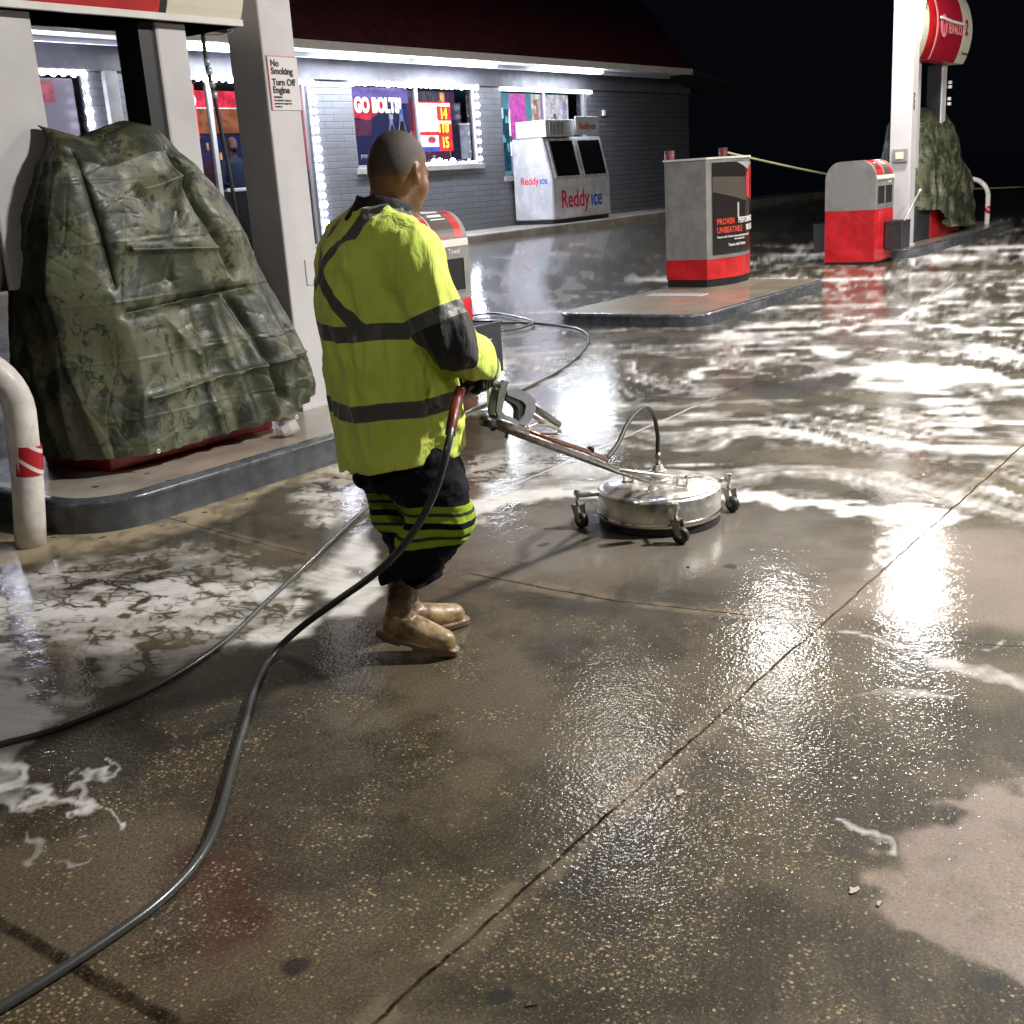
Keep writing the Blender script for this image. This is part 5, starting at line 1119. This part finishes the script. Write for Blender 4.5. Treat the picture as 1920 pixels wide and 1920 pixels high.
armL = (x < -.18) & (z < 1.28) & (rU2 < .115) | (rF2 < .09) & (x < -.10) & (y > .10)
armR = (dR < dT) & (x > .05) & (z < 1.30)
torso = ~(armR | armL)
wob = .006*np.sin(x*14)+.004*np.sin(y*23+x*9)
tape = np.full(len(V), -1.); blk = np.full(len(V), -1.)
tz = np.maximum(bnd(z+wob+.00*y, 1.120-.02*y, .026), bnd(z+wob, .868+.03*x, .027))
tape = np.where(torso, tz, tape)
# straps: X on the back, running over the shoulders
xs_ = np.abs(x); kk = .80
st_ = np.where(y < -.0, .023-np.abs(xs_-kk*np.abs(z-1.315)-.004), -1.); st_ = np.where((z < 1.147) , -1, st_)
st_ = np.where((z > 1.40), .024-np.abs(xs_-.092), st_); st_ = np.where((y > .03) & (z > 1.15), .024-np.abs(xs_-.095), st_)
tape = np.where(torso & (z > 1.14) & (xs_ < .19), np.maximum(tape, st_), tape)
# sleeve: grey tape, black elbow section, lime cuff, grey edge
ta = np.where(z > 1.07, tU, LU+np.maximum(tF, 0)); 
tape = np.where(armR, bnd(tU, LU-.075, .022), tape); blk = np.where(armR, np.minimum(tU-(LU-.053), .065-(tF+ (z-1.02)*.25)), blk)
tape = np.where(armR & (tF > .05), bnd(tF, LF-.015, .017), tape)
tape = np.where(armL, bnd(tU2, .22, .022), tape); blk = np.where(armL, np.minimum(tU2-.242, .07-tF2), blk)
tape = np.where(armL & (tF2 > .09), -1, tape)
attr(top, 'tape', tape); attr(top, 'blk', blk)
S = Sdf((-.16, -.16, 1.40), (.16, .18, 1.58), .005)
S.cap((0, -.012, 1.425), (0, .012, 1.478), .108, .094, 0); S.f = np.maximum(S.f, np.maximum(1.405-S.Z, S.Z-(1.528-.30*(S.Y)-.1*np.abs(S.X))))
S.ell((0, .025, 1.56), (.080, .088, .14), .004, 0, 0, '-'); S.disp(.004*wr(S.X, S.Y, S.Z, 14, 2))
S.mesh('collar', M['collar'], man)
# trousers
S = Sdf((-.30, -.26, .16), (.32, .30, .92), .0052); X, Y, Z = S.X, S.Y, S.Z
S.loft([(.60, .005, .012, .185, .160), (.75, 0, .01, .178, .155), (.90, 0, 0, .155, .13)], 0, 2.2)
S.cap((.085, .02, .66), (.108, .082, .46), .126, .094, .05); S.cap((-.085, .01, .66), (-.080, .018, .46), .116, .090, .05)
S.cap((.108, .078, .47), (.080, -.065, .27), .091, .086, .03); S.cap((-.08, .015, .47), (-.065, .055, .27), .088, .086, .03)
S.disp(.022*wr(X, Y, Z, 4.5, 3, (.8, .8, 1.2))+.016*wr(X, Y, Z, 10, 8, (.7, .7, 1.5))*(Z < .42)+.006*wr(X, Y, Z, 16, 2)-.016)
S.f = np.maximum(S.f, (np.where(X > .01, .280-.12*(Y+.1), .225)+.015*np.sin(X*40+Y*31))-Z)
tr = S.mesh('trousers', M['navy'], man); V = S.V; x, y, z = V[:, 0], V[:, 1], V[:, 2]
legR = x > .012; zz = z+.006*np.sin(x*25+y*18)+np.where(legR, .05*(y-.05)+.0, -.02)
b1 = np.maximum(bnd(zz, .472, .0), -1); lime = np.maximum(bnd(zz, .502, .029), bnd(zz, .420, .031)); inn = np.maximum(bnd(zz, .501, .006), bnd(zz, .419, .006))
attr(tr, 'tape', lime); attr(tr, 'blk', inn)
# boots
def boot(side, heel, toe, pitch_, shaft_top, lbl):
    hx_, tx = np.array(heel), np.array(toe); d = tx-hx_; d[2] = 0; yaw = atan2(-d[0], d[1]); L = .295
    S = Sdf((-.075, -.10, -.005), (.075, .25, .36), .0045)
    S.cap((0, -.02, .048), (0, .06, .045), .038, .040, .02); S.cap((0, .06, .043), (.004*side, .16, .038), .042, .044, .03); S.cap((0, .03, .07), (0, .11, .048), .040, .038, .03)
    S.cap((0, -.012, .08), (0, -.012, .30), .044, .050, .03); S.disp(.006*wr(S.X, S.Y, S.Z, 14, side+3, (1, 1, 1.8))*(S.Z > .10))
    # sole slab
    q = np.sqrt((np.maximum(np.abs(S.X)-.010, 0)/.045)**2+((S.Y-.07)/.148)**2); sole = np.maximum((q-1)*.045, np.abs(S.Z-.013)-.012)
    S.smin(sole, .004); S.f = np.maximum(S.f, .001-S.Z); S.f = np.maximum(S.f, S.Z-.29)
    arch = np.maximum(np.abs(S.Y-.045)-.022, S.Z-.010); S.sub(arch, .004)
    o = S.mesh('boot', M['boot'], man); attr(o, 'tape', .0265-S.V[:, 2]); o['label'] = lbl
    o.matrix_local = Matrix.Translation(Vector((heel[0], heel[1], heel[2]))) @ Matrix.Rotation(yaw, 4, 'Z') @ Matrix.Rotation(pitch_, 4, 'X')
    return o
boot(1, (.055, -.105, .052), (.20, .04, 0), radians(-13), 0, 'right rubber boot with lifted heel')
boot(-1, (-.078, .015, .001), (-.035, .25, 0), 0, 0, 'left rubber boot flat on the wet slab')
# gloved hands closed round the handles
def fist(center, axis, palm, wrist, lbl, fr=.0105):
    """axis: direction of the bar held, palm: unit vector from bar to the palm side"""
    ax = np.array(axis, float); ax /= np.linalg.norm(ax); pl_ = np.array(palm, float); pl_ -= ax*(pl_@ax); pl_ /= np.linalg.norm(pl_); th = np.cross(ax, pl_); c = np.array(center)
    S = Sdf(c-.105, c+.105, .0038); R_ = .026
    S.cap(c+pl_*.030-ax*.028, c+pl_*.030+ax*.030, .019, .020, 0); S.cap(c+pl_*.034+th*.012-ax*.02, c+pl_*.034+th*.012+ax*.026, .017, .018, .012)
    w_ = np.array(wrist); S.cap(c+pl_*.036, c+pl_*.036+(w_-c-pl_*.036)*.8, .024, .030, .02)
    for i in range(4):
        o = (-.034+.0225*i); ln = (.80, .95, 1.0, .92)[i]; pts = []
        for a_ in np.linspace(20, 20+215*ln, 5): a_ = radians(a_); pts.append(c+ax*o+(pl_*cos(a_)+th*sin(a_))*R_)
        for p, q in zip(pts, pts[1:]): S.cap(p, q, fr, fr*.93, .0035)
    pts = [c+ax*.040+pl_*.030, c+ax*.046+pl_*.012-th*.026, c+ax*.040-pl_*.014-th*.028, c+ax*.030-pl_*.026-th*.012]
    for p, q in zip(pts, pts[1:]): S.cap(p, q, .0115, .0105, .004)
    S.disp(.0012*np.sin(S.X*300)*np.sin(S.Z*280))
    o = S.mesh('glove', M['glove'], man); o['label'] = lbl; return o
# ------------------------------------------------------------------ surface cleaner
D = np.array([4.47, 2.505, 0]); 
HR = toworld(HANDR); HL = toworld(HANDL)
sc_ = thing('surface_cleaner', 'round stainless steel surface cleaner on castors pushed by the worker', 'surface cleaner', (D[0], D[1], 0))
yaw = atan2(HR[1]-D[1], HR[0]-D[0])
def at(p): return np.array(p, float)-D*np.array([1, 1, 0])        # world -> cleaner local
lathe('shroud', [(.268, .035), (.279, .036), (.281, .045), (.281, .150), (.276, .160), (.262, .166), (.250, .168), (.246, .176), (.10, .186), (0, .188)], M['steel'], sc_, 96, smooth=False)
for p in sc_.children[-1].data.polygons: p.use_smooth = True
lathe('rim_bead', [(.281, .050), (.287, .053), (.287, .060), (.281, .063)], M['chrome'], sc_, 96)
lathe('brush_skirt', [(.255, .004), (.277, .004), (.274, .045), (.255, .045)], simple('skirt_bristle', (.012, .012, .012), .8, bump=.6, bs=200), sc_, 96)
lathe('swivel', [(0, .186), (.062, .186), (.062, .197), (.040, .200), (.038, .235), (.030, .238), (.020, .262), (0, .262)], M['steel'], sc_, 40, smooth=False)
vx, vy = cos(yaw), sin(yaw)                                     # toward the worker
def L(u, v, z): return np.array([u*vx-v*vy, u*vy+v*vx, z])     # u toward worker, v sideways
for q_ in (-1, 1):
    box('pivot_bracket', 0, 0, 0, 0, 0, 0, M['steel'], sc_) if False else None
    bm = bmesh.new(); c_ = L(.02, .13*q_, 0); Mx = Matrix.Translation(Vector(c_)) @ Matrix.Rotation(yaw, 4, 'Z')
    bbox(bm, -.035, .035, -.028, .028, .181, .187, M=Mx); bbox(bm, -.022, .022, -.026, -.020, .187, .232, M=Mx); bbox(bm, -.022, .022, .020, .026, .187, .232, M=Mx)
    from_bm('pivot_bracket', bm, M['steel'], sc_)
    tube('pivot_bolt', [L(.02, .13*q_-.034, .216), L(.02, .13*q_+.034, .216)], .006, M['steel_dark'], sc_, seg=10)
# plate with maker's mark
pc = L(.12, .05, 0); pa = radians(-42)
pu = np.array([cos(pa), sin(pa), -.0]); pv = np.array([-sin(pa), cos(pa), 0])
def decal(O, u0, u1, v0, v1, m, z, nm): return prism(nm, [(u0, v0), (u1, v0), (u1, v1), (u0, v1)], (O[0], O[1], z), pu, pv, .001, m, sc_)
O = at(np.append(G(1218, 940, .19)[:2], 0)); O[2] = 0; PT = G(1218, 938, .187); O = np.array([PT[0]-D[0], PT[1]-D[1], 0])
decal(O, -.075, .075, -.024, .024, M['ink_blue'], .1855, 'name_plate'); decal(O, -.070, .070, -.018, .010, M['ink_white'], .1870, 'name_plate_face')
for u0, u1 in ((-.055, -.045), (-.03, -.022), (-.018, .0), (.006, .012), (.03, .036)): decal(O, u0, u1, -.012, .002, M['ink'], .1885, 'plate_mark')
# castors
def castor(wpx, pos_ang):
    w_ = at(G(*wpx)); w_[2] = 0; r_ = hypot(w_[0], w_[1]); a_ = atan2(w_[1], w_[0]); dx_, dy_ = cos(a_), sin(a_)
    pr_ = thing('castor', None, None); pr_.parent = sc_
    arm_ = tube('arm', [(dx_*.27, dy_*.27, .150), (dx_*(r_+.0), dy_*(r_+.0), .150)], .012, M['steel'], pr_, seg=8, sy=.5)
    tube('stem', [(w_[0], w_[1], .105), (w_[0], w_[1], .178)], .009, M['steel'], pr_, seg=10); lathe('cap_nut', [(0, .016), (.013, .012), (.016, 0), (.016, -.012), (0, -.012)], M['steel'], pr_, 12, (w_[0], w_[1], .165))
    ya = pos_ang; wd = np.array([cos(ya), sin(ya), 0]); ax_ = np.array([-sin(ya), cos(ya), 0]); c_ = w_-wd*.022+np.array([0, 0, .037])
    bm = bmesh.new()
    for s_ in (-1, 1):
        P_ = [w_+ax_*s_*.021+wd*.020+np.array([0, 0, .105]), w_+ax_*s_*.021-wd*.022+np.array([0, 0, .105]), c_+ax_*s_*.021-wd*.012, c_+ax_*s_*.021+wd*.012]
        a4 = [bm.verts.new(p) for p in P_]; b4 = [bm.verts.new(p+ax_*s_*.003) for p in P_]; bm.faces.new(a4); bm.faces.new(b4[::-1])
        for i in range(4): bm.faces.new((a4[i], a4[(i+1) % 4], b4[(i+1) % 4], b4[i]))
    P_ = [w_+wd*a+ax_*b+np.array([0, 0, .106]) for a, b in ((.022, -.024), (.022, .024), (-.024, .024), (-.024, -.024))]
    a4 = [bm.verts.new(p) for p in P_]; b4 = [bm.verts.new(p+np.array([0, 0, .004])) for p in P_]; bm.faces.new(a4); bm.faces.new(b4[::-1])
    for i in range(4): bm.faces.new((a4[i], a4[(i+1) % 4], b4[(i+1) % 4], b4[i]))
    from_bm('fork', bm, M['steel_dark'], pr_)
    tube('wheel', [c_-ax_*.016, c_-ax_*.010, c_+ax_*.010, c_+ax_*.016], [.031, .037, .037, .031], M['rubber'], pr_, seg=26); tube('hub', [c_-ax_*.019, c_+ax_*.019], .011, M['steel'], pr_, seg=14)
castor((1085, 988), radians(75)); castor((1268, 1018), radians(95)); castor((1367, 957), radians(70))
# handle: one flat bar rising to the worker, forked at the deck
HP0 = (D[0], D[1]); HP1 = (HR[0], HR[1]-.02)
def hv(px_, py_): return at(onV(px_, py_, HP0, HP1))
fk = L(.30, 0, .285)
b0_ = hv(1150, 880); t0_ = hv(930, 797)
tube('fork_arm', [L(.02, .13, .216), L(.10, .10, .235), b0_+np.array([0, 0, .0])], .0085, M['steel'], sc_, seg=8); tube('fork_arm', [L(.02, -.13, .216), L(.10, -.10, .235), b0_], .0085, M['steel'], sc_, seg=8)
tube('handle_bar', [hv(1222, 903), hv(1152, 880), hv(1040, 838), t0_], .015, M['steel_dark'], sc_, seg=12)
tube('water_pipe', [hv(1138, 862), hv(1100, 846), hv(1040, 826), hv(985, 808)], .0095, simple('copper_pipe', (.30, .12, .08), .3, .8, var=.3, vs=30), sc_, seg=10)
tube('knob', [hv(1108, 848)+L(0, .0, .0)-L(0, 0, .0), hv(1108, 846)+np.array([0, 0, .02])], .014, M['black_plastic'], sc_, seg=12)
# cross bar held by the left hand
cb0 = at(HL)+np.array([0, 0, 0]); 
tube('grip_bar', [at(HL)+np.array([-.02, .05, -.01]), at(HL)-np.array([-.02, .05, -.01]), t0_+np.array([-.03, -.01, -.005]), t0_], .012, simple('dull_zinc', (.42, .42, .36), .35, .7), sc_, seg=10)
e0 = hv(912, 790); tube('end_cap', [e0+np.array([.03, 0, -.012]), e0-np.array([.02, 0, -.006])], .0175, M['black_plastic'], sc_, seg=14)
tube('clamp', [hv(985, 812), hv(955, 800), hv(925, 788)], [.017, .021, .019], M['steel_dark'], sc_, seg=12)
tube('clamp_bolt', [hv(950, 808), hv(950, 822)], .007, M['steel_dark'], sc_, seg=8)
# trigger gun
gun = thing('trigger_gun', 'grey pressure washer trigger gun clamped to the cleaner handle in the worker\'s gloves', 'spray gun', tuple(D))
for q_, nm in ((-.014, 'frame_plate'), (.014, 'frame_plate')):
    pp = [hv(*p) for p in ((934, 712), (946, 716), (938, 745), (934, 770), (944, 790), (930, 792), (922, 770), (926, 742))]
    side = np.array([-vy, vx, 0])*q_; bm = bmesh.new(); a = [bm.verts.new(p+side-np.array([-vy, vx, 0])*.003) for p in pp]; b = [bm.verts.new(p+side+np.array([-vy, vx, 0])*.003) for p in pp]
    bm.faces.new(a); bm.faces.new(b[::-1])
    for i in range(8): bm.faces.new((a[i], a[(i+1) % 8], b[(i+1) % 8], b[i]))
    from_bm(nm, bm, simple('gun_frame', (.16, .20, .17), .4, .5, var=.3, vs=30), gun)
gp = simple('gun_grey_plastic', (.17, .18, .20), .45, var=.15, vs=30)
def plate(nm, pts, half, m):
    pp = [hv(*p) for p in pts]; s_ = np.array([-vy, vx, 0])*half; k = len(pp); bm = bmesh.new(); a = [bm.verts.new(p-s_) for p in pp]; b = [bm.verts.new(p+s_) for p in pp]
    bm.faces.new(a); bm.faces.new(b[::-1])
    for i in range(k): bm.faces.new((a[i], a[(i+1) % k], b[(i+1) % k], b[i]))
    bmesh.ops.bevel(bm, geom=bm.edges[:], offset=.003, segments=2, affect='EDGES'); return from_bm(nm, bm, m, gun)
plate('gun_body', [(940, 731), (962, 727), (986, 738), (997, 750), (998, 768), (990, 785), (978, 800), (964, 796), (976, 778), (980, 760), (972, 750), (944, 742)], .017, gp)
plate('gun_body', [(936, 775), (962, 786), (976, 798), (970, 806), (940, 796), (928, 786)], .015, gp)
plate('trigger', [(942, 742), (950, 738), (968, 745), (978, 753), (979, 778), (974, 789), (966, 787), (968, 766), (962, 757), (944, 750)], .010, M['black_plastic'])
tube('lance_pipe', [hv(996, 758), hv(1010, 770), hv(1048, 796)], [.013, .013, .012], M['steel_dark'], gun, seg=12); tube('lance_pipe', [hv(990, 772), hv(1020, 792), hv(1042, 803)], .009, M['steel'], gun, seg=10)
tube('lance_guard', catmull([hv(975, 815), hv(1000, 797), hv(1030, 797), hv(1050, 808), hv(1040, 816), hv(990, 814)], 5), .008, M['chrome'], gun, seg=8)
hr_l = at(HR)
tube('inlet', [hv(936, 722), hv(926, 716), hv(915, 708)], [.012, .010, .014], M['steel'], gun, seg=12)
tube('rear_grip', [hv(918, 708), hv(903, 712), hv(880, 722), hv(866, 732)], .016, M['black_plastic'], gun, seg=12)
# gloves close on the grip and on the bar
ga = toman(hv(918, 708)+D)-toman(hv(866, 732)+D); cR = toman((hv(918, 708)+hv(880, 724))/2+D)
fist(cR, ga, (.3, -.35, .85), WRR, 'right glove gripping the trigger gun')
fist(HANDL, toman(HL+np.array([-.02, .05, -.01]))-toman(HL-np.array([-.02, .05, -.01])), (.0, -.5, .8), WRL, 'left glove gripping the bar')
# ------------------------------------------------------------------ hoses
K0 = hv(864, 735)+D; K1 = hv(856, 752)+D
def gp_(x, y, z): return G(x, y, z)
pts = [K1-np.array([0, 0, .0]), gp_(849, 785, .850), gp_(840, 835, .785), gp_(823, 900, .685), gp_(795, 965, .575), (gp_(755, 1025, .46)), gp_(700, 1078, .34), gp_(630, 1128, .19), gp_(560, 1180, .065)]
ground_px = [(508, 1232), (478, 1290), (458, 1360), (438, 1430), (412, 1525), (385, 1590), (340, 1650), (280, 1705), (200, 1762), (110, 1822), (0, 1890), (-140, 1970)]
pts += [G(x, y, .013) for x, y in ground_px]
hz_ = tag(tube('pressure_hose', catmull(pts, 10), .0122, M['hose'], seg=14), 'thick black hose curving from the worker\'s gloves to the bottom left corner', 'hose', 'rubber hoses on the wet slab')
sl_ = catmull([K0+np.array([.002, 0, .012]), K1, gp_(850, 780, .858), gp_(844, 815, .81)], 6); tube('strain_sleeve', sl_, .0165, M['hose_red'], hz_, seg=14)
lo_ = [(-160, 1440), (0, 1396), (80, 1375), (150, 1350), (250, 1308), (350, 1252), (430, 1195), (490, 1138), (560, 1073), (630, 1005), (690, 950), (760, 885), (830, 805), (880, 770), (976, 731), (1040, 700), (1080, 672), (1102, 645), (1100, 626), (1075, 614), (1020, 607), (960, 605), (915, 606)]
tag(tube('supply_hose', catmull([G(x, y, .0105) for x, y in lo_], 8), .0100, M['hose'], seg=12), 'thinner hose running behind the worker past the bucket and off to the left edge', 'hose', 'rubber hoses on the wet slab')
lp_ = [(880, 592), (930, 588), (985, 598), (1000, 606), (960, 618), (915, 622), (880, 620)]
tag(tube('supply_hose', catmull([G(x, y, .03) for x, y in lp_], 8), .012, M['hose'], seg=10), 'small loose coil of hose beyond the grey bucket', 'hose', 'rubber hoses on the wet slab')
dk = D+np.array([0, 0, .262]); dl = [hv(1138, 860)+D, hv(1158, 833)+D, hv(1175, 797)+D, hv(1192, 775)+D, hv(1211, 764)+D, hv(1226, 780)+D, hv(1233, 815)+D, (hv(1234, 845)+D)*.5+(dk+np.array([0, 0, .13]))*.5, dk+np.array([0, 0, .05]), dk]
j_ = tube('jumper_hose', [p-D for p in catmull(dl, 8)], .0098, M['rubber'], sc_, seg=12); tube('crimp', [dk-D+np.array([0, 0, .055]), dk-D], .0125, M['steel_dark'], sc_, seg=12)
# ------------------------------------------------------------------ figure inside the shop door
S = Sdf((-.32, -.2, .85), (.32, .25, 1.80), .012)
S.loft([(.9, 0, 0, .19, .12), (1.2, 0, 0, .20, .125), (1.38, 0, 0, .21, .11), (1.47, 0, 0, .10, .08)], 0); 
for q_ in (-1, 1): S.cap((.20*q_, 0, 1.38), (.27*q_, .02, 1.1), .065, .055, .05); S.cap((.27*q_, .02, 1.1), (.14*q_, .2, 1.02), .05, .04, .02)
S.cap((0, .01, 1.42), (0, .02, 1.53), .055, .055, .02); S.ell((0, .02, 1.66), (.078, .095, .115), .02); S.ell((0, .085, 1.58), (.045, .04, .04), .02); S.cap((0, .105, 1.67), (0, .125, 1.645), .01, .014, .01)
S.ell((.08, .01, 1.65), (.012, .02, .03), .006); S.ell((-.08, .01, 1.65), (.012, .02, .03), .006)
n = NB('clerk_mix'); P0 = n.obj(); px3 = n.xyz(P0)
cm = n.mix(n.step(px3[2], 1.47, 1.475), (.008, .022, .075), (.22, .12, .08)); bd_m = n.math('MULTIPLY', n.step(px3[2], 1.60, 1.615, 1, 0), n.math('MULTIPLY', n.step(px3[1], .05, .07), n.step(px3[2], 1.50, 1.52)))
cm = n.mix(bd_m, cm, (.015, .012, .010)); n.set(Base_Color=cm, Roughness=.6)
ck_ = thing('person', 'bald bearded man in a dark blue shirt standing inside the glass door', 'person', (12.80, 14.62, FL+.03), radians(160))
S.loft([(.0+.86, 0, 0, .17, .12), (.95, 0, 0, .19, .12)], .02)
bc = S.mesh('body', n.m, ck_)
S = Sdf((-.24, -.16, -.01), (.24, .2, .95), .015); S.loft([(.80, 0, 0, .17, .12), (.93, 0, 0, .17, .12)], 0)
for q_ in (-1, 1): S.cap((.09*q_, 0, .84), (.10*q_, 0, .1), .09, .07, .03); S.cap((.10*q_, -.02, .045), (.11*q_, .13, .045), .045, .04, .02)
S.mesh('trousers', M['navy'], ck_); tb_ = S
ct = thing('counter', 'low pale counter edge in front of the man inside the door', 'counter', (12.0, 14.30, FL)); box('counter_top', 0, .9, 0, .08, .98, 1.02, M['grey_panel'], ct, bev=.01); box('counter_front', .02, .88, .02, .06, .0, .98, M['dark'], ct)
# ------------------------------------------------------------------ litter
for i, (px_, py_, s_, lab, c_) in enumerate(((1600, 1672, .05, 'small pale torn leaf on the wet slab near the pink pool', (.5, .42, .34)), (1290, 1064, .028, 'tiny black pebble on the clean slab in front of the castor', (.02, .02, .02)), (1000, 1882, .045, 'dark wet leaf curl at the bottom edge of the slab', (.05, .035, .025)), (1275, 1487, .04, 'pale scrap beside the long joint in the foreground', (.5, .45, .38)), (1650, 1695, .03, 'tiny pale chip near the torn leaf', (.45, .38, .32)))):
    bm = bmesh.new(); k = 9; rs = [random.uniform(.35, 1)*s_*.5 for _ in range(k)]; a0_ = random.uniform(0, 6)
    tp = [bm.verts.new((rs[j]*cos(a0_+2*pi*j/k), rs[j]*.6*sin(a0_+2*pi*j/k), .0025+random.uniform(0, .003))) for j in range(k)]; bt = [bm.verts.new((v.co.x, v.co.y, .001)) for v in tp]
    bm.faces.new(tp); bm.faces.new(bt[::-1])
    for j in range(k): bm.faces.new((tp[j], tp[(j+1) % k], bt[(j+1) % k], bt[j]))
    o = from_bm('litter', bm, simple('litter_mat', c_, .5)); o.location = Vector(G(px_, py_)); tag(o, lab, 'litter')
